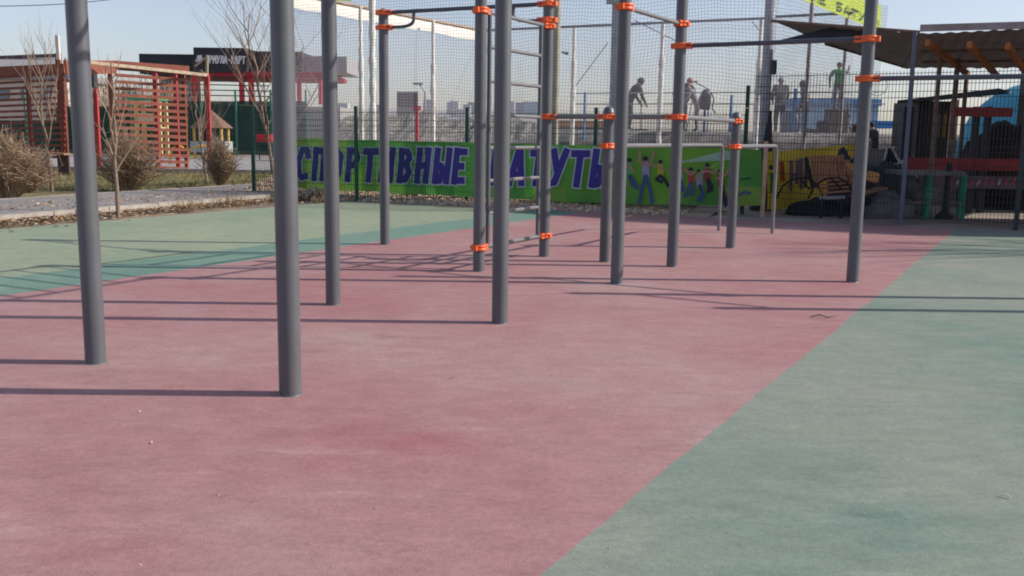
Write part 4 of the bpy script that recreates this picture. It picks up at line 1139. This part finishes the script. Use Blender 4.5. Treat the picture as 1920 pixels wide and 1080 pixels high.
# unseen walls and roof added to shade the yard; bare tree follows below
sh = thing('yard_shade_blocker', 'unseen walls and roof added on the far right to shade the yard', 'yard_shade_blocker', (11.0, 15.5, 0))
bb = MB(); bb.box((10.9, 14.6, 1.7), (.2, 2.9, 3.4)); bb.box((11.2, 19.6, 1.9), (.2, 4.2, 3.8)); bb.box((11.2, 16.9, 3.5), (.2, 1.2, .6)); bb.build('wall', m_hut, sh)
bb = MB(); bb.box((12.5, 14.6, 3.5), (3.4, 3.2, .12)); bb.build('roof', M('dark_roofing', (.06, .065, .075)), sh)

# ------------------------------------------------------------------ bare trees and shrubs
def limb_rec(b, tw, p, d, L_, r, depth, rnd, spread=.5, upb=.25):
    pts = [p]; q = p.copy(); dd = d.copy(); n = 5
    for i in range(n):
        dd = (dd + V((rnd.uniform(-1, 1), rnd.uniform(-1, 1), rnd.uniform(-.4, .8))) * .13 + V((0, 0, upb * .12))).normalized()
        q = q + dd * (L_ / n); pts.append(q.copy())
    rs = [r * (1 - .55 * i / n) for i in range(n + 1)]
    (b if depth > 1 else tw).tube(pts, rs, 6 if depth > 1 else 3, False)
    if depth == 0: return
    k = 3 if depth > 2 else rnd.choice((2, 3, 4))
    for _ in range(k):
        i = rnd.randint(2, n); a = rnd.uniform(0, 6.28)
        side = V((math.cos(a), math.sin(a), rnd.uniform(-.1, .5)))
        nd = (dd * (1 - spread) + side * spread + V((0, 0, upb))).normalized()
        limb_rec(b, tw, pts[i], nd, L_ * rnd.uniform(.5, .8), rs[i] * .62, depth - 1, rnd, spread, upb)
def bare_tree(loc, h, r, seed, label, group, depth=4, lean=V((0, 0, 1)), spread=.5, upb=.25, first=.35, nl=8, scale=.45):
    rnd = random.Random(seed); loc = V(loc)
    t = thing('bare_tree', label, 'tree', loc, group)
    b = MB(); tw = MB(); lean = lean.normalized()
    pts = []; n = 10
    for i in range(n + 1):
        f = i / n; pts.append(loc + lean * (h * f) + V((rnd.uniform(-1, 1), rnd.uniform(-1, 1), 0)) * .02 * h * f)
    rs = [r * (1 - .85 * i / n) + .004 for i in range(n + 1)]
    b.tube(pts, rs, 8, False)
    for k in range(nl):
        f = first + (1 - first) * k / nl * .95; i = f * n; i0 = int(i); p = pts[i0].lerp(pts[min(i0 + 1, n)], i - i0)
        a = k * 2.4 + rnd.uniform(-.5, .5)
        nd = (V((math.cos(a), math.sin(a), 0)) * spread * 1.4 + V((0, 0, .6 + upb)) + lean * .2).normalized()
        limb_rec(b, tw, p, nd, h * scale * (1.1 - f * .7), r * (.55 - .35 * f) + .003, depth - 2, rnd, spread, upb)
    b.build('trunk', m_bark, t); tw.build('crown', m_twig, t)
    return t
gt = 'bare young trees along the path'
bare_tree(G(222, 408), 2.2, .03, 3, 'bare sapling standing in the leaf strip beside the kerb', gt, 3, spread=.45, first=.3, nl=9, scale=.35)
bare_tree(G(98, 360, .02), 2.7, .034, 11, 'bare young tree in front of the left slatted screen', gt, 4, V((-.06, 0, 1)), spread=.42, upb=.35, first=.32, nl=10, scale=.5)
bare_tree(G(388, 342, .02), 2.1, .035, 21, 'bare young tree growing out of the right brown shrub', gt, 4, V((-.12, 0, 1)), spread=.45, upb=.35, first=.25, nl=8, scale=.55)
bare_tree(V((-5.25, 21.4, 0)), 3.8, .042, 34, 'tall spreading bare tree behind the near dark grey workout post', gt, 5, V((-.14, 0, 1)), spread=.6, upb=.22, first=.18, nl=13, scale=.55)
bare_tree(V((12.6, 11.4, 0)), 5.2, .09, 40, 'bare tree beyond the right edge of the court', gt, 5, V((-.05, 0, 1)), spread=.5, upb=.2, first=.3, nl=14, scale=.5)
def shrub(c, rx, h, n, seed, label):
    rnd = random.Random(seed); c = V(c); b = MB()
    for _ in range(n):
        a = rnd.uniform(0, 6.28); sp = rnd.random() ** .6; lob = 1 + .38 * math.sin(a * 2 + seed) + .25 * math.sin(a * 5 + seed * 2); sp *= max(.35, lob); hh = h * rnd.uniform(.4, 1.0) * (1.1 - .3 * sp) * (1.3 if rnd.random() < .06 else 1)
        p = c + V((math.cos(a), math.sin(a), 0)) * rx * .18 * rnd.random()
        e = c + V((math.cos(a) * rx * sp * rnd.uniform(.7, 1.1), math.sin(a) * rx * sp * .8, hh))
        mid = p.lerp(e, .5) + V((rnd.uniform(-.08, .08), rnd.uniform(-.08, .08), .08 * h))
        b.mi = 0 if rnd.random() < .7 else 1
        b.tube([p, mid, e], [.007, .005, .003], 3, False, False)
        for _k in range(5):
            f = rnd.uniform(.3, 1); q = p.lerp(mid, f * 2) if f < .5 else mid.lerp(e, f * 2 - 1)
            d = V((rnd.uniform(-1, 1), rnd.uniform(-1, 1), rnd.uniform(-.1, .9))).normalized() * rnd.uniform(.08, .3)
            b.tube([q, q + d], [.0045, .0025], 3, False, False)
    o = b.build('shrub', [M('shrub_twig_tan', (.36, .26, .17), var=.25, scale=3), M('shrub_twig_brown', (.2, .13, .09), var=.25, scale=3)], loc=c)
    return tag(o, label, 'shrub', 'leafless brown shrubs on the verge')
shrub(G(20, 372, .02), .75, 1.15, 520, 1, 'wide leafless tan shrub at the left edge of the verge')
shrub(G(240, 358, .02), .72, 1.2, 480, 2, 'leafless brown shrub behind the sapling and before the right slatted screen')
shrub(G(414, 350, .02), .46, 1.1, 300, 3, 'rounded leafless brown shrub on the grass right of the slatted screen')
shrub(V((-9.6, 19.2, .02)), .6, .7, 300, 4, 'low leafless shrub under the left slatted screen')

# ------------------------------------------------------------------ slatted pergola screens
def screen(x0, x1, yt0, yt1, yb0, yb1, Y0, Y1, n, mat, par, name='slat_panel', posts_n=2, gapf=.5):
    a_t, c_t = A(x0, yt0, Y0), A(x1, yt1, Y1); a_b, c_b = A(x0, yb0, Y0), A(x1, yb1, Y1)
    b = MB(); d = (c_t - a_t); d.z = 0; d.normalize(); nn_ = V((-d.y, d.x, 0))
    for i in range(n):
        f = (i + .5) / n; p = a_b.lerp(a_t, f); q = c_b.lerp(c_t, f); h = (a_t.z - a_b.z) / n * gapf
        b.bar(p, q, .03, h)
    b.build(name, mat, par)
    for k in range(posts_n):
        f = k / (posts_n - 1); p = a_b.lerp(c_b, f) + nn_ * .07; t = a_t.lerp(c_t, f) + nn_ * .07
        bb = MB(); bb.bar(V((p.x, p.y, 0)), V((p.x, p.y, t.z)), .1, .1); bb.build('post', mat, par)
pg = thing('pergola', 'reddish timber pergola with two tall screens of horizontal slats', 'pergola', A(200, 322, 29.5))
screen(216, 352, 122, 132, 318, 322, 29.3, 30.6, 16, m_rust, pg, 'slat_panel', 2, .5)
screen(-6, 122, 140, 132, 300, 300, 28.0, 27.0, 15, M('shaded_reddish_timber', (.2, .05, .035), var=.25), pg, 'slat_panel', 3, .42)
def pgbar(a, c, w_, h_, mt, name):
    b = MB(); b.bar(A(*a), A(*c), w_, h_); return b.build(name, mt, pg)
pgbar((122, 126, 27.0), (216, 126, 29.3), .08, .38, m_rust, 'beam')
pgbar((-6, 134, 28.0), (122, 128, 27.0), .08, .25, m_rust, 'beam')
pgbar((212, 120, 29.25), (354, 130, 30.55), .1, .2, m_rust, 'beam')
pgbar((122, 112, 27.2), (390, 141, 31), .08, .09, m_grey_t, 'purlin')
pgbar((-6, 108, 30), (106, 104, 29), .07, .1, M('purple_brown_beam', (.1, .055, .07)), 'beam')
b = MB(); b.poly([A(-6, 126, 28.2), A(110, 120, 27.6), A(104, 107, 29.4), A(-6, 110, 30)]); b.build('roof_sheet', M('pale_roof_sheet', (.5, .5, .5), transl=.4), pg)
for px, pyt, pyb, Y in ((177, 134, 250, 33), (109, 100, 300, 27.6), (388, 140, 190, 31)):
    t = A(px, pyt, Y); b = MB(); b.bar(V((t.x, t.y, 0)), t, .13, .13); b.build('post', M('faded_red_post', (.4, .045, .045), var=.2) if px != 109 else m_rust, pg)
t = A(388, 128, 31); b = MB(); b.bar(A(388, 150, 31), A(388, 103, 31), .07, .07); b.bar(A(366, 124, 31), A(388, 106, 31), .05, .05); b.bar(A(376, 132, 31.1), A(390, 143, 31.1), .05, .05); b.build('white_bracket', m_grey_t, pg)
t = A(110, 70, 27.4); b = MB(); b.bar(A(110, 112, 27.4), A(107, 66, 27.4), .09, .09); b.build('white_upright', M('white_wood', (.65, .6, .56)), pg)
for f in (0.33, .62):
    p0 = A(216, 322, 29.3).lerp(A(352, 322, 30.6), f); b = MB(); b.bar(V((p0.x, p0.y + 1.6, 0)), V((p0.x, p0.y + 1.6, 3.1)), .12, .12); b.build('post', M('faded_red_post', (.4, .045, .045)), pg)
b = MB(); c = A(170, 151, 31.5); b.box(c, (.32, .3, .5)); tag(b.build('speaker_box', M('black_speaker', (.03, .03, .035)), loc=c), 'black box mounted under the pergola beam', 'loudspeaker')
bq = thing('bench', 'dark wooden bench beneath the left slatted screen', 'bench', A(95, 312, 26.4))
bb = MB(); bb.bar(A(62, 287, 26.4), A(126, 289, 26.4), .4, .05); bb.build('seat', M('bench_plank', (.3, .17, .1), var=.2), bq)
for x in (80, 118):
    t = A(x, 289, 26.4); bb = MB(); bb.bar(V((t.x, t.y, .0)), t - V((0, 0, .026)), .06, .3); bb.build('leg', M('bench_plank_dark', (.06, .035, .03)), bq)

# ------------------------------------------------------------------ playground behind the road
m_pg = veil_mat('playground_mesh_green', (.025, .085, .065), .72)
pf = thing('playground_fence', 'dark green screened playground fence across the road', 'fence', A(430, 290, 52))
for i in range(9):
    x0 = -20 + i * 66; x1 = x0 + 64
    b = MB(); a0, a1 = A(x0, 290, 52), A(x1, 226 if i < 2 else 200 if i < 5 else 190, 52)
    b.box(((a0.x + a1.x) / 2, 52, (a0.z + a1.z) / 2), (a1.x - a0.x, .03, a1.z - a0.z)); b.build('screen_panel', m_pg, pf)
    b = MB(); t = A(x1 + 1, 168, 51.9); b.bar(V((t.x, t.y, 0)), t, .09, .09); b.build('post', M('pale_green_post', (.06, .2, .15)), pf)
for y in (158, 168, 178):
    b = MB(); b.tube([A(354, y, 52.2), A(505, y + 3, 52.2)], .03, 5); b.build('rail', m_dgreen, pf)
gz = thing('gazebo', 'small playground gazebo with a brown pointed roof and yellow posts', 'gazebo', A(395, 292, 46))
c = A(396, 240, 46); ap = A(396, 206, 46)
b = MB(); n_ = 8; ring = [c + V((1.05 * math.cos(k * .7854), .9 * math.sin(k * .7854), 0)) for k in range(8)]
for k in range(8): b.add([ring[k], ring[(k + 1) % 8], ap], [(0, 1, 2)])
b.build('roof', M('brown_shingle', (.17, .1, .07), var=.25), gz)
for k in (1, 3, 5, 7): b = MB(); p = ring[k].lerp(V((c.x, c.y, c.z)), .15); b.tube([V((p.x, p.y, 0)), p], .07, 8); b.build('post', M('yellow_post', (.55, .36, .1), var=.15), gz)
b = MB(); b.box((c.x, c.y, .55), (1.6, 1.3, .5)); b.build('bench_base', M('pale_bench', (.35, .4, .38)), gz)
pt = thing('play_tower', 'cream and yellow playground tower with a green roof behind the slats', 'play tower', A(275, 292, 47))
for dx in (-.55, .55):
    for dy in (0, .9): t = A(276, 190, 47); b = MB(); b.bar(V((t.x + dx, 47 + dy, 0)), V((t.x + dx, 47 + dy, t.z)), .16, .16); b.build('post', M('cream_yellow_post', (.6, .45, .2)), pt)
t = A(276, 240, 47); b = MB(); b.box((t.x, 47.45, t.z), (1.2, 1.0, .1)); b.box((t.x, 46.95, t.z + .45), (1.1, .06, .5)); b.build('deck', M('cream_panel', (.62, .5, .3)), pt)
t = A(270, 185, 47); b = MB(); b.box((t.x, 47.4, t.z), (1.5, 1.3, .12)); b.build('roof', M('green_roof_panel', (.06, .3, .15)), pt)
sw = thing('swing_frame', 'yellow bent tube play frame standing beside the right slatted screen', 'play frame', A(378, 312, 36))
for x0, x1 in ((318, 350), (352, 402)):
    b = MB(); b.tube([A(x0, 308, 36), A(x0 + 3, 280, 36), A((x0 + x1) / 2, 272, 36), A(x1 - 4, 278, 36), A(x1, 308, 36)], .045, 6); b.build('tube', M('yellow_tube', (.7, .4, .05)), sw)
b = MB(); b.tube([A(318, 292, 36), A(402, 294, 36)], .03, 6); b.build('crossbar', M('yellow_tube', (.7, .4, .05)), sw)
bxpx(481, 252, 508, 266, 45, .3, 'red_sign', M('bright_red_panel', (.6, .03, .04)), 'bright red panel by the playground fence behind the spreading tree', 'panel')
# its legs
o = bpy.data.objects['red_sign']; b = MB()
for dx in (-.25, .25): b.bar(V((o.location.x + dx, o.location.y, 0)), V((o.location.x + dx, o.location.y, o.location.z)), .05, .05)
lg = b.build('legs', m_dgreen); lg.name = 'support'; lg.parent = o; lg.location = -o.location
# karting building ----------------------------------------------------------
kb = thing('karting_building', 'black fronted karting hall on red columns with white Cyrillic lettering', 'building', A(450, 190, 70))
m_bl = M('black_cladding', (.035, .036, .045), rough=.6, var=.2, scale=.4, stretch=(1, 1, 6))
def kbox(x0, y0, x1, y1, Y, dep, name, mt):
    a0, a1 = A(x0, y1, Y), A(x1, y0, Y); bb = MB(); bb.box(((a0.x + a1.x) / 2, Y + dep / 2, (a0.z + a1.z) / 2), (a1.x - a0.x, dep, a1.z - a0.z)); return bb.build(name, mt, kb)
kbox(262, 102, 366, 138, 71, 10, 'fascia', m_bl)
kbox(364, 90, 462, 135, 70, 11, 'fascia', m_bl)
kbox(460, 97, 565, 135, 70.5, 10, 'fascia', m_bl)
kbox(564, 106, 650, 135, 72, 6, 'side_fascia', M('grey_cladding', (.33, .33, .34), var=.12))
kbox(366, 135.5, 610, 141, 70.2, 9, 'red_soffit', M('red_soffit', (.4, .03, .05)))
for x, wd in ((366, 12), (386, 6), (452, 6), (470, 7), (560, 6), (600, 5)):
    kbox(x - wd / 2, 141, x + wd / 2, 196, 70.6, .4, 'column', m_red)
# podium below, hidden by the green fence
a0 = A(255, 196, 70); a1 = A(640, 196, 70)
bb = MB(); bb.box(((a0.x + a1.x) / 2, 76, a0.z / 2), (a1.x - a0.x, 13, a0.z)); bb.build('podium', M('podium_concrete', (.35, .34, .33), var=.1), kb)
kbox(300, 144, 345, 190, 79, 2, 'inner_wall', M('inner_grey', (.28, .28, .29)))
bb = MB(); o = A(384, 118.5, 69.9); hz = (A(384, 104, 69.9) - o).length; e_ = A(459, 119, 69.9) - o
write(bb, 'ОРМУЛА-КАРТ', o + e_ * .02, V((1, 0, 0)), V((0, 0, hz)), V((0, -1, 0)), .17, e_.length / hz / 11, .05, 0, .02)
write(bb, 'Ф', o + V((-.42, 0, 0)), V((1, 0, 0)), V((0, 0, hz)), V((0, -1, 0)), .15, .5, .05, 0, .02)
for k in range(3):
    p = A(366 + k * 3, 112, 69.9); bb.poly([p + V((0, -.02 - .01 * k, -.15)), p + V((.07, -.02 - .01 * k, -.15)), p + V((.3, -.02 - .01 * k, .3)), p + V((.2, -.02 - .01 * k, .33))])
bb.build('lettering', M('sign_white', (.75, .75, .76), var=.05), kb)
# beige house glimpsed left, brown woods
hs = thing('house', 'cream house glimpsed through the left slatted screen', 'house', A(50, 290, 75))
def hbox(x0, y0, x1, y1, Y, dep, name, mt):
    a0, a1 = A(x0, y1, Y), A(x1, y0, Y); bb = MB(); bb.box(((a0.x + a1.x) / 2, Y + dep / 2, (a0.z + a1.z) / 2), (a1.x - a0.x, dep, a1.z - a0.z)); return bb.build(name, mt, hs)
hbox(-60, 146, 125, 300, 75, 8, 'wall', M('cream_wall', (.62, .52, .42), var=.12))
for x in (0, 40, 80): hbox(x, 165, x + 16, 188, 74.9, .2, 'window', M('house_pane', (.2, .22, .25), rough=.2))
hbox(-62, 138, 128, 147, 74.7, 8.6, 'roof', M('grey_roof', (.3, .28, .28)))
b = MB(); rnd = random.Random(5)
for _ in range(2600):
    px = rnd.uniform(120, 330); x = (px - 960) / F_PX * 66; h = rnd.uniform(1.5, 5.2) * (.7 + .3 * math.sin(px * .07)); y = 66 + rnd.uniform(-2, 6)
    p = V((x, y, 0)); q = p + V((rnd.uniform(-.6, .6), 0, h)); b.tube([p, p.lerp(q, .6), q], [.03, .03, .012], 3, False, False)
    for _k in range(2): s_ = p.lerp(q, rnd.uniform(.4, .95)); b.tube([s_, s_ + V((rnd.uniform(-.6, .6), 0, rnd.uniform(.2, .9)))], [.02, .01], 3, False, False)
b.build('woods', M('hazy_brown_woods', (.3, .24, .19), var=.25, scale=.6), kind='stuff')

# ------------------------------------------------------------------ hazy distance
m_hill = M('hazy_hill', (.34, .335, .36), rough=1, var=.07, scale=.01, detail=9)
b = MB(); vs = []; fs = []
for i in range(81):
    x = -900 + i * 24
    prof_h = 22 + 8 * noise.noise(V((x * .006, 3, 0))) + 5 * noise.noise(V((x * .03, 1, 0))) - (0 if x < 10 else min(34, (x - 10) * .4))
    for j, (y, s) in enumerate(((300, 0), (480, .4), (650, .85), (760, 1), (900, 1.02))):
        vs.append((x * (y / 650), y, max(-.02, prof_h * s * .95)))
for i in range(80):
    for j in range(4): fs.append((i * 5 + j, (i + 1) * 5 + j, (i + 1) * 5 + j + 1, i * 5 + j + 1))
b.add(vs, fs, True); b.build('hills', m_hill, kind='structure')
b = MB(); vs = []; fs = []
for i in range(70):
    for j in range(9):
        x = -9.6 + i * .21; y = 40 + j * 2.2
        z = (2.3 * min(1, j / 6)) * (1 + .16 * noise.noise(V((x * .5, y * .3, 2)))) * min(1, max(.2, (5 - x) / 4)) * min(1, max(0, (x + 9.6) / 1.6 + j * .12)) + .3 * noise.noise(V((x * 1.6, y * .8, 4))) + .12 * noise.noise(V((x * 5, y * 3, 4)))
        vs.append((x, y, z - .1))
for i in range(69):
    for j in range(8): fs.append((i * 9 + j, (i + 1) * 9 + j, (i + 1) * 9 + j + 1, i * 9 + j + 1))
b.add(vs, fs); b.build('terrain_slope', M('scrub_slope', (.15, .14, .122), rough=1, var=.6, scale=4, detail=10, stain=(.27, .25, .22)), kind='structure')
rnd = random.Random(9)
gl = 'pale blocks on the hazy far hillside'
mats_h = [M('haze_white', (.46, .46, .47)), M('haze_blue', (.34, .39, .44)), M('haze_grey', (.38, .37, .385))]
for k in range(26):
    px = rnd.choice((rnd.uniform(560, 900), rnd.uniform(800, 890), rnd.uniform(955, 1005), rnd.uniform(395, 450))); py = rnd.uniform(196, 214); Y = rnd.uniform(480, 640)
    a0 = A(px, py, Y); w_ = rnd.uniform(3, 9); h_ = rnd.uniform(1, 2.6)
    b = MB(); b.box((a0.x, a0.y, a0.z / 2 + h_ / 2), (w_, 8, a0.z + h_))
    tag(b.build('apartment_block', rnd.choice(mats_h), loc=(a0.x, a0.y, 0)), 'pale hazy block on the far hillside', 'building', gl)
# square block with dark window grid
gb2 = thing('office_block', 'square grey office block with dark window rows beyond the net', 'building', A(764, 225, 150))
a0, a1 = A(744, 225, 150), A(784, 172, 150)
b = MB(); b.box(((a0.x + a1.x) / 2, 154, a1.z / 2), (a1.x - a0.x, 8, a1.z)); b.build('wall', M('office_wall', (.3, .285, .275)), gb2)
for r in range(5):
    for k in range(6):
        p = A(748 + k * 6.2, 177 + r * 5.4, 149.9); b = MB(); b.box((p.x, 149.95, p.z), (.36, .1, .32)); b.build('window', M('office_window', (.1, .1, .11)), gb2)
def street_lamp(px, pyt, Y, arm, label):
    t = A(px, pyt, Y); l = thing('street_lamp', label, 'street lamp', (t.x, t.y, 0), 'far street lamps')
    b = MB(); b.tube([V((t.x, t.y, 0)), t], .07, 6); b.build('pole', m_steel, l)
    b = MB(); b.tube([t, t + V((arm, 0, .45))], .05, 6); b.build('arm', m_steel, l)
    b = MB(); b.box(t + V((arm * 1.2, 0, .47)), (.6, .2, .12)); b.build('lamp_head', m_steel, l)
street_lamp(797, 172, 60, -.35, 'grey street lamp right of the office block')
street_lamp(1330, 168, 62, -.9, 'thin street lamp above the hanging backpack')
b = MB(); t = A(782, 203, 30); b.tube([V((t.x, t.y, 0)), t], .06, 6); b.box(t, (.25, .1, .14)); tag(b.build('red_pole', m_red, loc=(t.x, t.y, 0)), 'short red pole seen through the net under the office block', 'pole')
bxpx(1046, 227, 1142, 236, 33, .3, 'orange_wall', M('orange_boards', (.5, .2, .07), var=.2), 'low orange brown board wall behind the net', 'wall')
o = bpy.data.objects['orange_wall']; b = MB(); b.box((0, .3, -o.location.z / 2), (1.8, .3, o.location.z)); q = b.build('wall_base', M('pale_base', (.5, .4, .32), var=.3)); q.parent = o
# rubble strip under the orange wall, seen through nets
lump(640, 262, 26, 1.2, .5, .9, 'shrub_heap', M('grey_heap', (.25, .23, .21), var=.4, bump=.5, scale=6), 'grey rubble heap seen through the net left of the white poles', 'rubble heap', 13)
lump(860, 262, 28, 1.5, .5, .9, 'shrub_heap', M('grey_heap', (.25, .23, .21)), 'grey rubble heap seen through the net near the tall workout posts', 'rubble heap', 17)
# specks, crumbs and dry leaves scattered on the court
b = MB(); rnd = random.Random(77)
for _ in range(420):
    y = 2.3 + 12 * rnd.random() ** 1.4; x = rnd.uniform(-.55, .58) * y
    if (V((x, y, 0)) - V((-6.95, 12.75, 0))).dot(KN) > -.8: continue
    p = V((x, y, .004)); s = rnd.uniform(.0025, .006) * min(1, .35 + y / 9) * (2.6 if rnd.random() < .06 else 1); a = rnd.uniform(0, 6.28)
    e = V((math.cos(a), math.sin(a), 0)) * s; f = V((-e.y, e.x, 0)) * rnd.uniform(.3, .8); z = V((0, 0, s * .5))
    b.mi = rnd.choice((0, 1, 1, 2, 3)); b.add([p - e, p - f, p + e + z, p + f + z * .5], [(0, 1, 2, 3)])
b.build('litter', m_leaf + [M('pale_crumb', (.6, .57, .52))], kind='stuff')
c = G(1886, 935); b = MB(); b.tube([c + V((-.016, .012, .004)), c + V((-.004, .014, .012)), c + V((.008, .006, .01)), c + V((.014, -.006, .004))], [.002, .003, .003, .002], 5)
tag(b.build('paper_curl', M('white_scrap', (.75, .74, .7)), loc=c), 'tiny curled white scrap on the grey green court', 'scrap')
# twig on the court
c = G(1545, 596); b = MB(); b.tube([c + V((-.09, .01, .008)), c + V((-.03, .02, .02)), c + V((.02, -.01, .008)), c + V((.1, .05, .012))], [.006, .006, .005, .003], 5)
tag(b.build('twig', m_bark, loc=c), 'small dry twig lying on the red court', 'twig')
